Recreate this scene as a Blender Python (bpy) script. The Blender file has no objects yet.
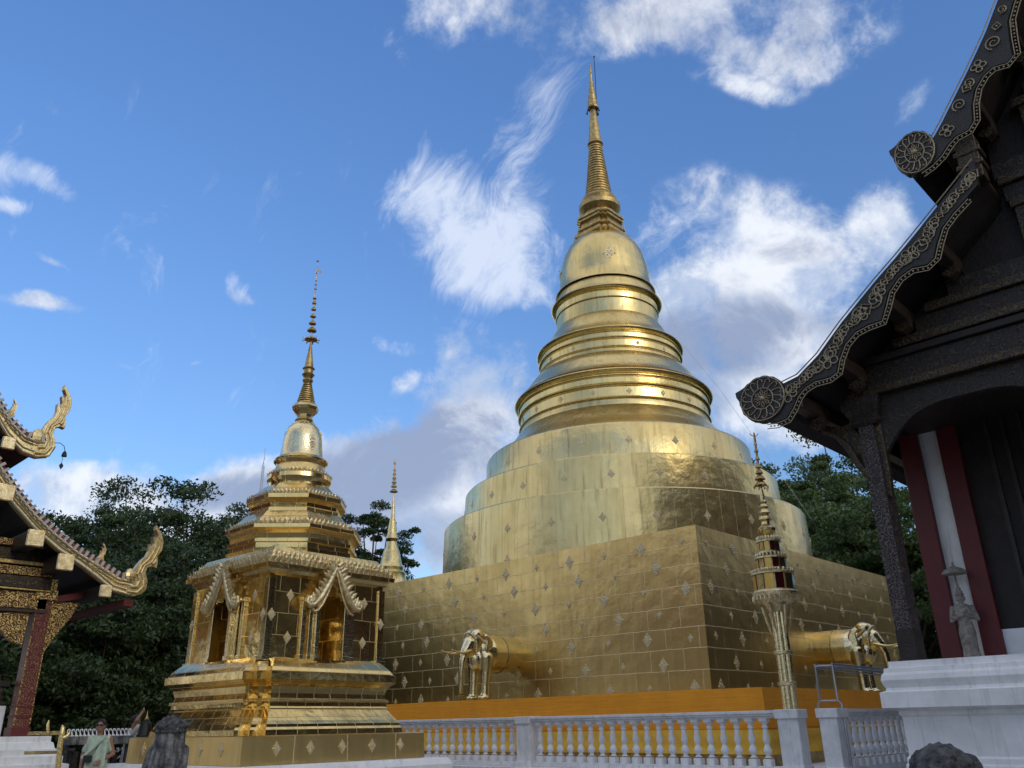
import bpy, bmesh, math, random
import numpy as np
from mathutils import Vector, Matrix, Euler
random.seed(7); RNG = np.random.default_rng(11)
sc = bpy.context.scene; COL = sc.collection
PI = math.pi; R = math.radians
# ------------------------------------------------------------------ camera
F, PITCH, ROLL = 834.0, R(22.3), R(1.0)
YAW = R(43.6)
CAM = np.array([0, 0, 1.45])
fh = np.array([math.cos(YAW), math.sin(YAW), 0]); r0 = np.array([math.sin(YAW), -math.cos(YAW), 0]); zz = np.array([0, 0, 1.])
fw = fh*math.cos(PITCH)+zz*math.sin(PITCH); u0 = -fh*math.sin(PITCH)+zz*math.cos(PITCH)
cu = u0*math.cos(ROLL)+r0*math.sin(ROLL); cr = r0*math.cos(ROLL)-u0*math.sin(ROLL)
cd = bpy.data.cameras.new('camera'); cam = bpy.data.objects.new('camera', cd); COL.objects.link(cam)
m = Matrix(((cr[0], cu[0], -fw[0], 0), (cr[1], cu[1], -fw[1], 0), (cr[2], cu[2], -fw[2], CAM[2]), (0, 0, 0, 1)))
cam.matrix_world = m
cd.sensor_width = 36; cd.lens = F/1024*36; cd.clip_start = .1; cd.clip_end = 3000
sc.camera = cam
# survey helpers: where a sight line of the survey meets a real plane
def ray(x, y):
    d = fw*F+cr*(x-512)-cu*(y-384); return d/np.linalg.norm(d)
def onx(x, y, X): d = ray(x, y); return CAM+d*(X/d[0])
def ony(x, y, Y): d = ray(x, y); return CAM+d*(Y/d[1])
def atd(x, y, D): d = ray(x, y); return CAM+d*(D/math.hypot(d[0], d[1]))
# ------------------------------------------------------------------ light
SUN_AZ = R(-98.4)      # math angle of the direction towards the sun
SUN_EL = R(20)
sundir = Vector((math.cos(SUN_AZ)*math.cos(SUN_EL), math.sin(SUN_AZ)*math.cos(SUN_EL), math.sin(SUN_EL)))
sd = bpy.data.lights.new('sun', 'SUN'); so = bpy.data.objects.new('sun', sd); COL.objects.link(so)
sd.energy = .6; sd.angle = R(18); sd.color = (1, .9, .74)
so.rotation_euler = sundir.to_track_quat('Z', 'Y').to_euler()
sc.view_settings.view_transform = 'Standard'; sc.view_settings.look = 'None'
sc.view_settings.exposure = 0.18; sc.view_settings.gamma = 1.0; sc.view_settings.use_curve_mapping = False

W = bpy.data.worlds.new('World'); sc.world = W; W.use_nodes = True
nt = W.node_tree; nt.nodes.clear()
def N(t, typ, **k):
    n = t.nodes.new(typ)
    for a, b in k.items(): setattr(n, a, b)
    return n
def L(t, a, b): t.links.new(a, b)
def val(t, sock, v):
    if hasattr(v, 'default_value') or hasattr(v, 'is_linked'): t.links.new(v, sock)
    else: sock.default_value = v
def math_(t, op, a, b=0.0, c=None, clamp=False):
    n = N(t, 'ShaderNodeMath', operation=op, use_clamp=clamp)
    val(t, n.inputs[0], a); val(t, n.inputs[1], b)
    if c is not None: val(t, n.inputs[2], c)
    return n.outputs[0]
def mapr(t, v, a, b, c, d, smooth=False):
    n = N(t, 'ShaderNodeMapRange', interpolation_type='SMOOTHSTEP' if smooth else 'LINEAR', clamp=True)
    val(t, n.inputs[0], v)
    for i, q in enumerate((a, b, c, d)): n.inputs[i+1].default_value = q
    return n.outputs[0]
def mix(t, f, a, b, typ='MIX'):
    n = N(t, 'ShaderNodeMix', data_type='RGBA', blend_type=typ)
    val(t, n.inputs[0], f)
    for s, q in ((n.inputs[6], a), (n.inputs[7], b)):
        if isinstance(q, (tuple, list)): s.default_value = (*q[:3], 1)
        else: t.links.new(q, s)
    return n.outputs[2]
sky = N(nt, 'ShaderNodeTexSky', sky_type='NISHITA', sun_disc=False)
sky.sun_elevation = SUN_EL; sky.sun_rotation = PI/2-SUN_AZ; sky.altitude = 300; sky.air_density = 1.0; sky.dust_density = .6; sky.ozone_density = 2.0
tc = N(nt, 'ShaderNodeTexCoord')
D0 = tc.outputs['Generated']
def noise_w(scale, detail, rough, dist=0.0, vec=None, loc=(0, 0, 0), sc_=(1, 1, 1), rot=(0, 0, 0)):
    mp = N(nt, 'ShaderNodeMapping'); L(nt, vec or D0, mp.inputs[0]); mp.inputs['Location'].default_value = loc; mp.inputs['Scale'].default_value = sc_; mp.inputs['Rotation'].default_value = rot
    n = N(nt, 'ShaderNodeTexNoise'); L(nt, mp.outputs[0], n.inputs['Vector'])
    n.inputs['Scale'].default_value = scale; n.inputs['Detail'].default_value = detail; n.inputs['Roughness'].default_value = rough; n.inputs['Distortion'].default_value = dist
    return n.outputs[0]
wn = N(nt, 'ShaderNodeTexNoise'); L(nt, D0, wn.inputs['Vector']); wn.inputs['Scale'].default_value = 5; wn.inputs['Detail'].default_value = 4
wa = N(nt, 'ShaderNodeVectorMath', operation='MULTIPLY_ADD'); L(nt, wn.outputs['Color'], wa.inputs[0]); wa.inputs[1].default_value = (.10,)*3
L(nt, D0, wa.inputs[2])
wb = N(nt, 'ShaderNodeVectorMath', operation='ADD'); L(nt, wa.outputs[0], wb.inputs[0]); wb.inputs[1].default_value = (-.05,)*3
DW = wb.outputs[0]          # warped sky direction
def blob(x, y, a, b, rot=0, amp=1.0, core=.15, vec=None):
    c = Vector(ray(x, y)); k = (F/abs(float(np.dot(ray(x, y), fw))))
    e1 = Vector(cr) - c*Vector(cr).dot(c); e1.normalize(); e2 = c.cross(e1)*-1
    if e2.dot(Vector(cu)) < 0: e2 = -e2
    q = R(rot); f1 = e1*math.cos(q)+e2*math.sin(q); f2 = c.cross(f1)
    M_ = Matrix((f1, f2, c)).transposed()
    mp = N(nt, 'ShaderNodeMapping', vector_type='TEXTURE'); L(nt, vec or DW, mp.inputs[0])
    mp.inputs['Location'].default_value = c; mp.inputs['Rotation'].default_value = M_.to_euler(); mp.inputs['Scale'].default_value = (a/k, b/k, .9)
    ln = N(nt, 'ShaderNodeVectorMath', operation='LENGTH'); L(nt, mp.outputs[0], ln.inputs[0])
    return mapr(nt, ln.outputs['Value'], 1.0, core, 0, amp, True)
def union(bl):
    o = bl[0]
    for q in bl[1:]: o = math_(nt, 'MAXIMUM', o, q)
    return o
sz = N(nt, 'ShaderNodeSeparateXYZ'); L(nt, D0, sz.inputs[0])
nA = noise_w(7, 9, .62, .2); nB = noise_w(24, 7, .66, .3, loc=(3, 1, 2)); nS = noise_w(9, 8, .68, .6, loc=(5, 2, 1), sc_=(1, 1, 1))
cum = union([blob(*b) for b in [
    (120, 512, 220, 46, 3, 1.35), (30, 500, 70, 28, 0, 1.1), (215, 500, 80, 30, -8, 1.25),
    (300, 530, 240, 95, 8, 1.45), (400, 490, 190, 110, 22, 1.5), (330, 470, 150, 56, 22, 1.75), (255, 482, 120, 40, 12, 1.7), (475, 410, 95, 95, 40, 1.05), (465, 350, 62, 40, 10, .9), (400, 550, 220, 80, 0, 1.1),
    (750, 310, 190, 110, -5, 1.1), (700, 350, 150, 80, 0, 1.35), (750, 395, 130, 70, 0, 1.45), (690, 300, 90, 70, 0, 1.2), (790, 250, 150, 90, -20, .95), (895, 215, 70, 70, -20, 1.05), (850, 330, 110, 80, 0, 1.0), (720, 205, 90, 55, 0, .6),
    (650, 15, 290, 78, 2, .74), (790, 50, 150, 46, 8, .66), (745, 88, 90, 22, 5, .5), (530, 5, 150, 62, 0, .66), (425, 22, 34, 38, -50, .45),
    (60, 200, 52, 26, -28, .78), (35, 178, 34, 14, -28, .75), (12, 225, 28, 12, 10, .8), (45, 315, 48, 15, 0, 1.0), (250, 296, 32, 20, -25, .8), (242, 272, 14, 7, 20, .6), (122, 376, 30, 6, 0, .64), (192, 363, 14, 4, 10, .5), (66, 273, 30, 8, -15, .52),
    (405, 382, 30, 18, 30, .75), (930, 100, 42, 26, 30, .66), (500, 545, 90, 40, 0, .9)]])
e_c = math_(nt, 'ADD', math_(nt, 'MULTIPLY', math_(nt, 'SUBTRACT', nA, .5), 3.4), math_(nt, 'MULTIPLY', math_(nt, 'SUBTRACT', nB, .5), 1.7))
e_c = math_(nt, 'MULTIPLY', e_c, mapr(nt, cum, 0, .25, 0, 1))
a_c = mapr(nt, math_(nt, 'ADD', cum, e_c), .12, 1.28, 0, .92, True)
cir = union([blob(*b) for b in [(45, 190, 62, 26, -30, .85), (20, 222, 34, 14, 0, .75), (248, 288, 34, 24, -25, .75), (485, 240, 125, 115, -45, 1.3), (440, 200, 90, 75, -30, 1.0), (500, 285, 95, 50, -10, 1.2), (530, 130, 50, 110, -30, .75), (400, 350, 70, 16, -25, .6), (640, 150, 75, 24, -22, .55), (625, 195, 60, 20, -40, .5), (470, 330, 120, 16, -10, .5), (730, 250, 190, 70, -10, .75)]])
ms = N(nt, 'ShaderNodeMapping'); L(nt, DW, ms.inputs[0]); ms.inputs['Rotation'].default_value = (R(20), R(35), R(-20)); ms.inputs['Scale'].default_value = (3.2, .9, 1.6)
nC = N(nt, 'ShaderNodeTexNoise'); L(nt, ms.outputs[0], nC.inputs['Vector']); nC.inputs['Scale'].default_value = 6; nC.inputs['Detail'].default_value = 9; nC.inputs['Roughness'].default_value = .68; nC.inputs['Distortion'].default_value = .5
a_w = math_(nt, 'MULTIPLY', mapr(nt, math_(nt, 'ADD', cir, math_(nt, 'MULTIPLY', math_(nt, 'SUBTRACT', nC.outputs[0], .5), 3.2)), .30, 1.45, 0, .75, True), 1.0)
grey = union([blob(*b) for b in [(380, 470, 260, 95, 20, 1.1, .1), (260, 480, 140, 30, 12, .9), (300, 520, 200, 60, 10, .9), (450, 540, 160, 60, 0, .85), (700, 345, 180, 65, 0, 1.05), (770, 320, 130, 52, -5, .95), (700, 400, 60, 70, 0, .7), (800, 240, 90, 30, 0, .45), (520, 400, 50, 60, 30, .5), (640, 10, 380, 120, 0, .62)]])
g2 = mapr(nt, math_(nt, 'ADD', grey, math_(nt, 'MULTIPLY', math_(nt, 'SUBTRACT', nS, .5), 2.2)), .15, 1.0, 0, 1, True)
# clouds in the half of the sky behind the camera (the gold mirrors them)
dt = N(nt, 'ShaderNodeVectorMath', operation='DOT_PRODUCT'); L(nt, D0, dt.inputs[0]); dt.inputs[1].default_value = tuple(fw)
back = mapr(nt, dt.outputs['Value'], .74, .52, 0, 1, True)
nR = noise_w(2.6, 8, .6, .3, loc=(1.3, 4, .6), sc_=(1, 1, 1.7))
a_b = math_(nt, 'MULTIPLY', mapr(nt, math_(nt, 'ADD', nR, mapr(nt, sz.outputs[2], .60, .90, 0, .22)), .40, .54, 0, .92, True), back)
sgl = N(nt, 'ShaderNodeVectorMath', operation='DOT_PRODUCT'); L(nt, D0, sgl.inputs[0]); sgl.inputs[1].default_value = tuple(sundir)
glow = mapr(nt, sgl.outputs['Value'], .80, 1.0, 0, 1, True)
GREY = (2.9, 3.5, 5.0); SKYM = (1.0, 1.0, 1.0)
tint = mix(nt, mapr(nt, sz.outputs[2], .22, .80, 0, 1), (1.10, 1.30, 1.52), (1.30, 1.80, 2.45))
base = mix(nt, 1.0, sky.outputs[0], tint, 'MULTIPLY')
c1 = mix(nt, a_w, base, (7.6, 8.2, 9.4))
wv_ = mapr(nt, math_(nt, 'ADD', nA, math_(nt, 'MULTIPLY', math_(nt, 'SUBTRACT', nS, .5), .8)), .40, .62, 0, 1, True)
WHITE = mix(nt, wv_, (4.6, 5.5, 7.2), (8.3, 8.6, 9.2))
ccol = mix(nt, g2, WHITE, GREY)
c2 = mix(nt, a_c, c1, ccol)
bcol = mix(nt, glow, (7.0, 7.2, 7.8), (14, 12.5, 9.5))
c3 = mix(nt, a_b, c2, bcol)
bg = N(nt, 'ShaderNodeBackground'); L(nt, c3, bg.inputs[0]); bg.inputs[1].default_value = .1
wo = N(nt, 'ShaderNodeOutputWorld'); L(nt, bg.outputs[0], wo.inputs[0])
# ------------------------------------------------------------------ mesh + object helpers
def set_tags(o, label=None, cat=None, group=None, kind=None):
    for k, v in (('label', label), ('category', cat), ('group', group), ('kind', kind)):
        if v: o[k] = v
    return o
class MB:
    """collects shapes in world (or local) metres and links them as one mesh"""
    def __init__(s): s.v = []; s.f = []; s.uv = []; s.n = 0; s.hasuv = False
    def add(s, vs, fs, uv=None):
        s.v += [tuple(map(float, p)) for p in vs]
        for i, f in enumerate(fs):
            s.f.append(tuple(j+s.n for j in f))
            s.uv.append(uv[i] if uv else [(0, 0)]*len(f))
        if uv: s.hasuv = True
        s.n += len(vs); return s
    def box(s, a, b):
        x0, y0, z0 = a; x1, y1, z1 = b
        return s.add([(x0, y0, z0), (x1, y0, z0), (x1, y1, z0), (x0, y1, z0), (x0, y0, z1), (x1, y0, z1), (x1, y1, z1), (x0, y1, z1)],
                     [(0, 3, 2, 1), (4, 5, 6, 7), (0, 1, 5, 4), (1, 2, 6, 5), (2, 3, 7, 6), (3, 0, 4, 7)],
                     [[(x0, y0), (x0, y1), (x1, y1), (x1, y0)], [(x0, y0), (x1, y0), (x1, y1), (x0, y1)],
                      [(x0, z0), (x1, z0), (x1, z1), (x0, z1)], [(y0, z0), (y1, z0), (y1, z1), (y0, z1)],
                      [(-x1, z0), (-x0, z0), (-x0, z1), (-x1, z1)], [(-y1, z0), (-y0, z0), (-y0, z1), (-y1, z1)]])
    def beam(s, p, q, w, h, up=(0, 0, 1)):
        p = Vector(p); q = Vector(q); d = (q-p).normalized(); u = Vector(up); sd_ = d.cross(u).normalized(); u = sd_.cross(d).normalized()
        vs = []
        for c in (p, q):
            for a, b in ((-1, -1), (1, -1), (1, 1), (-1, 1)): vs.append(c+sd_*a*w/2+u*b*h/2)
        ln = (q-p).length
        return s.add(vs, [(0, 1, 2, 3), (7, 6, 5, 4), (0, 4, 5, 1), (1, 5, 6, 2), (2, 6, 7, 3), (3, 7, 4, 0)], [[(0, 0), (w, 0), (w, h), (0, h)]]*2+[[(0, 0), (0, ln), (w, ln), (w, 0)]]*4)
    def loft(s, rings, cap=True, closed=True):
        n = len(rings[0]); vs = [p for r_ in rings for p in r_]; fs = []; uv = []
        per = [0.0]
        for j in range(n): per.append(per[-1]+(Vector(rings[0][(j+1) % n])-Vector(rings[0][j])).length)
        hh = [0.0]
        for i in range(1, len(rings)): hh.append(hh[-1]+(Vector(rings[i][0])-Vector(rings[i-1][0])).length)
        for i in range(len(rings)-1):
            for j in range(n if closed else n-1):
                k = (j+1) % n
                fs.append((i*n+j, i*n+k, (i+1)*n+k, (i+1)*n+j))
                uv.append([(per[j], hh[i]), (per[j+1], hh[i]), (per[j+1], hh[i+1]), (per[j], hh[i+1])])
        if cap:
            fs.append(tuple(range(n))[::-1]); uv.append([(p[0], p[1]) for p in rings[0]][::-1])
            fs.append(tuple((len(rings)-1)*n+j for j in range(n))); uv.append([(p[0], p[1]) for p in rings[-1]])
        return s.add(vs, fs, uv)
    def lathe(s, c, prof, n=48, rot=0.0, cap=True):
        return s.loft([[(c[0]+r_*math.cos(rot+2*PI*j/n), c[1]+r_*math.sin(rot+2*PI*j/n), c[2]+z_) for j in range(n)] for r_, z_ in prof], cap)
    def plan(s, c, prof, shape, rot=0.0, cap=True):
        """prof: (half size, z); shape(h) -> 2D polygon"""
        cs, sn = math.cos(rot), math.sin(rot)
        return s.loft([[(c[0]+x*cs-y*sn, c[1]+x*sn+y*cs, c[2]+z_) for x, y in shape(h)] for h, z_ in prof], cap)
    def tube(s, pts, rad, n=8, cap=True):
        pts = [Vector(p) for p in pts]; rr = rad if isinstance(rad, (list, tuple)) else [rad]*len(pts); rings = []
        ref = None
        for i, p in enumerate(pts):
            d = (pts[min(i+1, len(pts)-1)]-pts[max(i-1, 0)])
            if d.length < 1e-9: d = Vector((0, 0, 1))
            d.normalize()
            if ref is None: ref = Vector((0, 0, 1)) if abs(d.z) < .9 else Vector((1, 0, 0))
            a = d.cross(ref)
            if a.length < 1e-4: a = d.cross(Vector((.3, 1, .2)))
            a.normalize(); b = a.cross(d); ref = b
            rings.append([p+(a*math.cos(2*PI*k/n)+b*math.sin(2*PI*k/n))*rr[i] for k in range(n)])
        return s.loft(rings, cap)
    def ell(s, c, r_, rot=None, nu=14, nv=9):
        rings = []; M3 = Euler(rot).to_matrix() if rot else None
        if not isinstance(r_, (tuple, list)): r_ = (r_,)*3
        for i in range(nv+1):
            t = -PI/2+PI*i/nv; ct = max(math.cos(t), .02)
            ring = []
            for k in range(nu):
                v = Vector((r_[0]*ct*math.cos(2*PI*k/nu), r_[1]*ct*math.sin(2*PI*k/nu), r_[2]*math.sin(t)))
                if M3: v = M3 @ v
                ring.append(v+Vector(c))
            rings.append(ring)
        return s.loft(rings, True)
    def cap(s, p, q, r1, r2, n=12):
        s.ell(p, r1, nu=n, nv=7); s.ell(q, r2, nu=n, nv=7); return s.tube([p, q], [r1, r2], n)
    def chain(s, pts, rad, n=12):
        for i in range(len(pts)-1): s.cap(pts[i], pts[i+1], rad[i], rad[i+1], n)
        return s
    def prism(s, poly, axis, a, b):
        """poly: 2D points in the plane normal to axis ('x': (y,z), 'y': (x,z), 'z': (x,y))"""
        f = {'x': lambda p, w: (w, p[0], p[1]), 'y': lambda p, w: (p[0], w, p[1]), 'z': lambda p, w: (p[0], p[1], w)}[axis]
        n = len(poly); vs = [f(p, a) for p in poly]+[f(p, b) for p in poly]
        fs = [tuple(range(n)), tuple(range(2*n-1, n-1, -1))]; uv = [[tuple(p) for p in poly], [tuple(p) for p in poly][::-1]]
        t = 0
        for i in range(n):
            j = (i+1) % n; l_ = math.hypot(poly[j][0]-poly[i][0], poly[j][1]-poly[i][1])
            fs.append((i, i+n, j+n, j)); uv.append([(t, a), (t, b), (t+l_, b), (t+l_, a)]); t += l_
        return s.add(vs, fs, uv)
    def build(s, name, mat, parent=None, smooth=None, bevel=0, voxel=0, off=None):
        me = bpy.data.meshes.new(name)
        org = Vector(off) if off is not None else (Vector(parent['_o']) if parent is not None and '_o' in parent else Vector((0, 0, 0)))
        o3 = tuple(org)
        me.from_pydata([(p[0]-o3[0], p[1]-o3[1], p[2]-o3[2]) for p in s.v], [], s.f)
        if s.hasuv and not voxel:
            ul = me.uv_layers.new(name='UVMap'); flat = [c for f in s.uv for p in f for c in p]; ul.data.foreach_set('uv', flat)
        me.update()
        bm = bmesh.new(); bm.from_mesh(me); bmesh.ops.recalc_face_normals(bm, faces=bm.faces); 
        if bevel:
            bmesh.ops.remove_doubles(bm, verts=bm.verts, dist=1e-5)
            es = [e for e in bm.edges if len(e.link_faces) == 2 and e.calc_face_angle(0) > R(40)]
            bmesh.ops.bevel(bm, geom=es, offset=bevel, segments=1, affect='EDGES', clamp_overlap=True)
        bm.to_mesh(me); bm.free()
        o = bpy.data.objects.new(name, me); COL.objects.link(o)
        if voxel:
            rm = o.modifiers.new('r', 'REMESH'); rm.mode = 'VOXEL'; rm.voxel_size = voxel
            sm = o.modifiers.new('s', 'SMOOTH'); sm.iterations = 2; sm.factor = .5
            dg = bpy.context.evaluated_depsgraph_get(); dg.update()
            me2 = bpy.data.meshes.new_from_object(o.evaluated_get(dg)); o.modifiers.clear(); old = o.data; o.data = me2; me2.name = name; bpy.data.meshes.remove(old); me = me2
            me.shade_smooth()
        elif smooth is not None:
            me.shade_smooth(); me.set_sharp_from_angle(angle=R(smooth))
        me.materials.clear(); me.materials.append(mat)
        o['_o'] = o3
        if parent is not None: o.parent = parent
        return o
def thing(name, loc, label, cat, group=None):
    o = bpy.data.objects.new(name, None); COL.objects.link(o); o.location = loc; o['_o'] = tuple(float(q) for q in loc); o.empty_display_size = .3
    return set_tags(o, label, cat, group)
def copy_tree(o, parent=None):
    c = o.copy(); COL.objects.link(c)
    if parent is not None: c.parent = parent
    for ch in list(o.children): copy_tree(ch, c)
    return c
def struct(o): o['kind'] = 'structure'; return o
# ------------------------------------------------------------------ materials
def mat(name, col, rough=.6, metal=0.0, var=.12, vscale=3.0, bump=.0, bscale=20.0, col2=None, rvar=0.0, spec=.5):
    m_ = bpy.data.materials.new(name); m_.use_nodes = True; t = m_.node_tree; b = t.nodes['Principled BSDF']
    b.inputs['Roughness'].default_value = rough; b.inputs['Metallic'].default_value = metal; b.inputs['Specular IOR Level'].default_value = spec
    co = N(t, 'ShaderNodeTexCoord').outputs['Object']
    n = N(t, 'ShaderNodeTexNoise'); L(t, co, n.inputs['Vector']); n.inputs['Scale'].default_value = vscale; n.inputs['Detail'].default_value = 6; n.inputs['Roughness'].default_value = .65
    c2 = col2 or tuple(q*(1-2.2*var) for q in col)
    f = mapr(t, n.outputs[0], .35, .65, 0, 1)
    cc = mix(t, f, col, c2); L(t, cc, b.inputs['Base Color'])
    if rvar:
        n3 = N(t, 'ShaderNodeTexNoise'); L(t, co, n3.inputs['Vector']); n3.inputs['Scale'].default_value = vscale*1.7; n3.inputs['Detail'].default_value = 5
        L(t, mapr(t, n3.outputs[0], .3, .7, rough-rvar, rough+rvar), b.inputs['Roughness'])
    if bump:
        n2 = N(t, 'ShaderNodeTexNoise'); L(t, co, n2.inputs['Vector']); n2.inputs['Scale'].default_value = bscale; n2.inputs['Detail'].default_value = 5
        bp = N(t, 'ShaderNodeBump'); bp.inputs['Strength'].default_value = bump; bp.inputs['Distance'].default_value = .03; L(t, n2.outputs[0], bp.inputs['Height']); L(t, bp.outputs[0], b.inputs['Normal'])
    m_['_c'] = 1
    return m_
def gold_sheet(name, bw, bh, rough=.3, wav=.35, seam=.5, c1=(.82, .65, .30), c2=(.64, .48, .19), dist=.02, streak=.0, mort=.006):
    """beaten gold sheet nailed on in courses: seams from a brick pattern on the UVs (metres)"""
    m_ = bpy.data.materials.new(name); m_.use_nodes = True; t = m_.node_tree; b = t.nodes['Principled BSDF']; b.inputs['Metallic'].default_value = 1
    tcn = N(t, 'ShaderNodeTexCoord'); uv = tcn.outputs['UV']; ob = tcn.outputs['Object']
    br = N(t, 'ShaderNodeTexBrick'); 
    wv = N(t, 'ShaderNodeTexNoise'); L(t, ob, wv.inputs['Vector']); wv.inputs['Scale'].default_value = 1.3; wv.inputs['Detail'].default_value = 3
    va = N(t, 'ShaderNodeVectorMath', operation='MULTIPLY_ADD'); L(t, wv.outputs['Color'], va.inputs[0]); va.inputs[1].default_value = (.05, .05, 0); L(t, uv, va.inputs[2])
    L(t, va.outputs[0], br.inputs['Vector'])
    for k, v in (('Scale', 1.0), ('Brick Width', bw), ('Row Height', bh), ('Mortar Size', mort), ('Mortar Smooth', .6), ('Bias', 0.0)): br.inputs[k].default_value = v
    br.inputs['Color1'].default_value = (.25, .25, .25, 1); br.inputs['Color2'].default_value = (.75, .75, .75, 1); br.inputs['Mortar'].default_value = (.5, .5, .5, 1)
    br.offset = .5
    n1 = N(t, 'ShaderNodeTexNoise'); L(t, ob, n1.inputs['Vector']); n1.inputs['Scale'].default_value = .8; n1.inputs['Detail'].default_value = 8; n1.inputs['Roughness'].default_value = .6
    vs = N(t, 'ShaderNodeMapping'); L(t, ob, vs.inputs[0]); vs.inputs['Scale'].default_value = (4.0, 4.0, .35)
    n4 = N(t, 'ShaderNodeTexNoise'); L(t, vs.outputs[0], n4.inputs['Vector']); n4.inputs['Scale'].default_value = 1.6; n4.inputs['Detail'].default_value = 6
    f = math_(t, 'ADD', math_(t, 'MULTIPLY', n1.outputs[0], .6), math_(t, 'MULTIPLY', math_(t, 'ADD', math_(t, 'MULTIPLY', n4.outputs[0], .6), math_(t, 'MULTIPLY', br.outputs['Color'], .4)), .5))
    col = mix(t, mapr(t, f, .35, .75, 0, 1), c1, c2)
    # grime and tarnish in streaks
    g_ = mapr(t, n4.outputs[0], .55, .75, 0, .55*streak+.12)
    col = mix(t, g_, col, (.30, .24, .13))
    sm = math_(t, 'MULTIPLY', br.outputs['Fac'], seam)
    col = mix(t, math_(t, 'MULTIPLY', sm, .7), col, (.86, .76, .5))
    L(t, col, b.inputs['Base Color'])
    ro = math_(t, 'ADD', mapr(t, f, .3, .8, rough-.07, rough+.09), math_(t, 'MULTIPLY', sm, .25)); L(t, ro, b.inputs['Roughness'])
    # each sheet bulges a little on its own
    n2 = N(t, 'ShaderNodeTexNoise'); L(t, ob, n2.inputs['Vector']); n2.inputs['Scale'].default_value = 2.2; n2.inputs['Detail'].default_value = 3; n2.inputs['Roughness'].default_value = .45
    n3 = N(t, 'ShaderNodeTexNoise'); L(t, ob, n3.inputs['Vector']); n3.inputs['Scale'].default_value = 11; n3.inputs['Detail'].default_value = 4
    h = math_(t, 'ADD', math_(t, 'MULTIPLY', n2.outputs[0], 1.0), math_(t, 'MULTIPLY', n3.outputs[0], .12))
    h = math_(t, 'ADD', h, math_(t, 'MULTIPLY', br.outputs['Color'], .10))
    bp = N(t, 'ShaderNodeBump'); bp.inputs['Strength'].default_value = wav; bp.inputs['Distance'].default_value = dist*4; L(t, h, bp.inputs['Height'])
    bp2 = N(t, 'ShaderNodeBump'); bp2.inputs['Strength'].default_value = .6; bp2.inputs['Distance'].default_value = .008; L(t, br.outputs['Fac'], bp2.inputs['Height']); L(t, bp.outputs[0], bp2.inputs['Normal'])
    L(t, bp2.outputs[0], b.inputs['Normal'])
    return m_
def carved(name, ground, relief, scale=4.0, rough=.5, metal=.0, rings=9.0, thr=.55, metal2=None, depth=.03):
    """foliate carving: relief scrolls from banded voronoi cells, gilded over a dark ground"""
    m_ = bpy.data.materials.new(name); m_.use_nodes = True; t = m_.node_tree; b = t.nodes['Principled BSDF']
    ob = N(t, 'ShaderNodeTexCoord').outputs['Object']
    nz = N(t, 'ShaderNodeTexNoise'); L(t, ob, nz.inputs['Vector']); nz.inputs['Scale'].default_value = scale*.9; nz.inputs['Detail'].default_value = 2
    va = N(t, 'ShaderNodeVectorMath', operation='MULTIPLY_ADD'); L(t, nz.outputs['Color'], va.inputs[0]); va.inputs[1].default_value = (.22/scale*4,)*3; L(t, ob, va.inputs[2])
    vo = N(t, 'ShaderNodeTexVoronoi'); L(t, va.outputs[0], vo.inputs['Vector']); vo.inputs['Scale'].default_value = scale
    s_ = math_(t, 'SINE', math_(t, 'MULTIPLY', vo.outputs['Distance'], rings*2.2))
    nf = N(t, 'ShaderNodeTexNoise'); L(t, ob, nf.inputs['Vector']); nf.inputs['Scale'].default_value = scale*5; nf.inputs['Detail'].default_value = 3
    h = math_(t, 'ADD', math_(t, 'MULTIPLY', s_, .5), nf.outputs[0])
    f = mapr(t, h, thr-.12+.1, thr+.12+.1, 0, 1, True)
    L(t, mix(t, f, ground, relief), b.inputs['Base Color'])
    b.inputs['Roughness'].default_value = rough
    mm = metal if metal2 is None else metal2
    L(t, mapr(t, f, 0, 1, metal, mm), b.inputs['Metallic'])
    bp = N(t, 'ShaderNodeBump'); bp.inputs['Strength'].default_value = .9; bp.inputs['Distance'].default_value = depth; L(t, f, bp.inputs['Height']); L(t, bp.outputs[0], b.inputs['Normal'])
    return m_
G1 = (.80, .60, .25); G2 = (.62, .44, .16)
M = {}
M['gold_naga'] = mat('gilded_carving', (.80, .64, .34), .34, .9, .1, 9, .15, 20, col2=(.50, .37, .17), rvar=.08)
M['gold_wall'] = gold_sheet('gold_wall', 1.1, .56, .33, .36, 1.0, dist=.014, mort=.011, c1=(.82, .59, .24), c2=(.60, .42, .15))
M['gold_drum'] = gold_sheet('gold_drum', .62, 3.0, .29, .5, .35, dist=.014, streak=.9)
M['gold_ring'] = gold_sheet('gold_ring', 1.4, 9.0, .27, .36, .25, dist=.010, streak=.6)
M['gold_small'] = gold_sheet('gold_small', .42, .38, .19, .5, .5, dist=.012, c1=(.84, .63, .27), c2=(.68, .48, .18))
M['gold_trim'] = mat('gold_trim', (.82, .66, .33), .24, 1, .12, 5, .25, 30, col2=(.60, .45, .19), rvar=.08)
M['gold_relief'] = mat('gold_relief', (.93, .80, .50), .36, .95, .15, 9, .5, 45, col2=(.55, .42, .20))
M['diamond'] = mat('embossed_gold', (.84, .73, .48), .42, .85, .05, 30, .7, 70, col2=(.62, .50, .28))
M['gold_old'] = mat('gold_old', (.60, .44, .18), .38, 1, .2, 6, .4, 30, col2=(.30, .21, .09))
M['gold_bright'] = mat('gold_bright', (.90, .75, .43), .15, 1, .08, 6, .22, 26, rvar=.05)
M['white'] = mat('white_plaster', (.88, .88, .88), .55, 0, .05, 1.6, .15, 40, col2=(.72, .73, .73))
M['white2'] = mat('white_paint', (.84, .84, .85), .5, 0, .06, 4, .2, 50, col2=(.68, .68, .67))
M['stone_light'] = mat('pale_tile_end', (.50, .46, .40), .6, 0, .15, 9)
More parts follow.
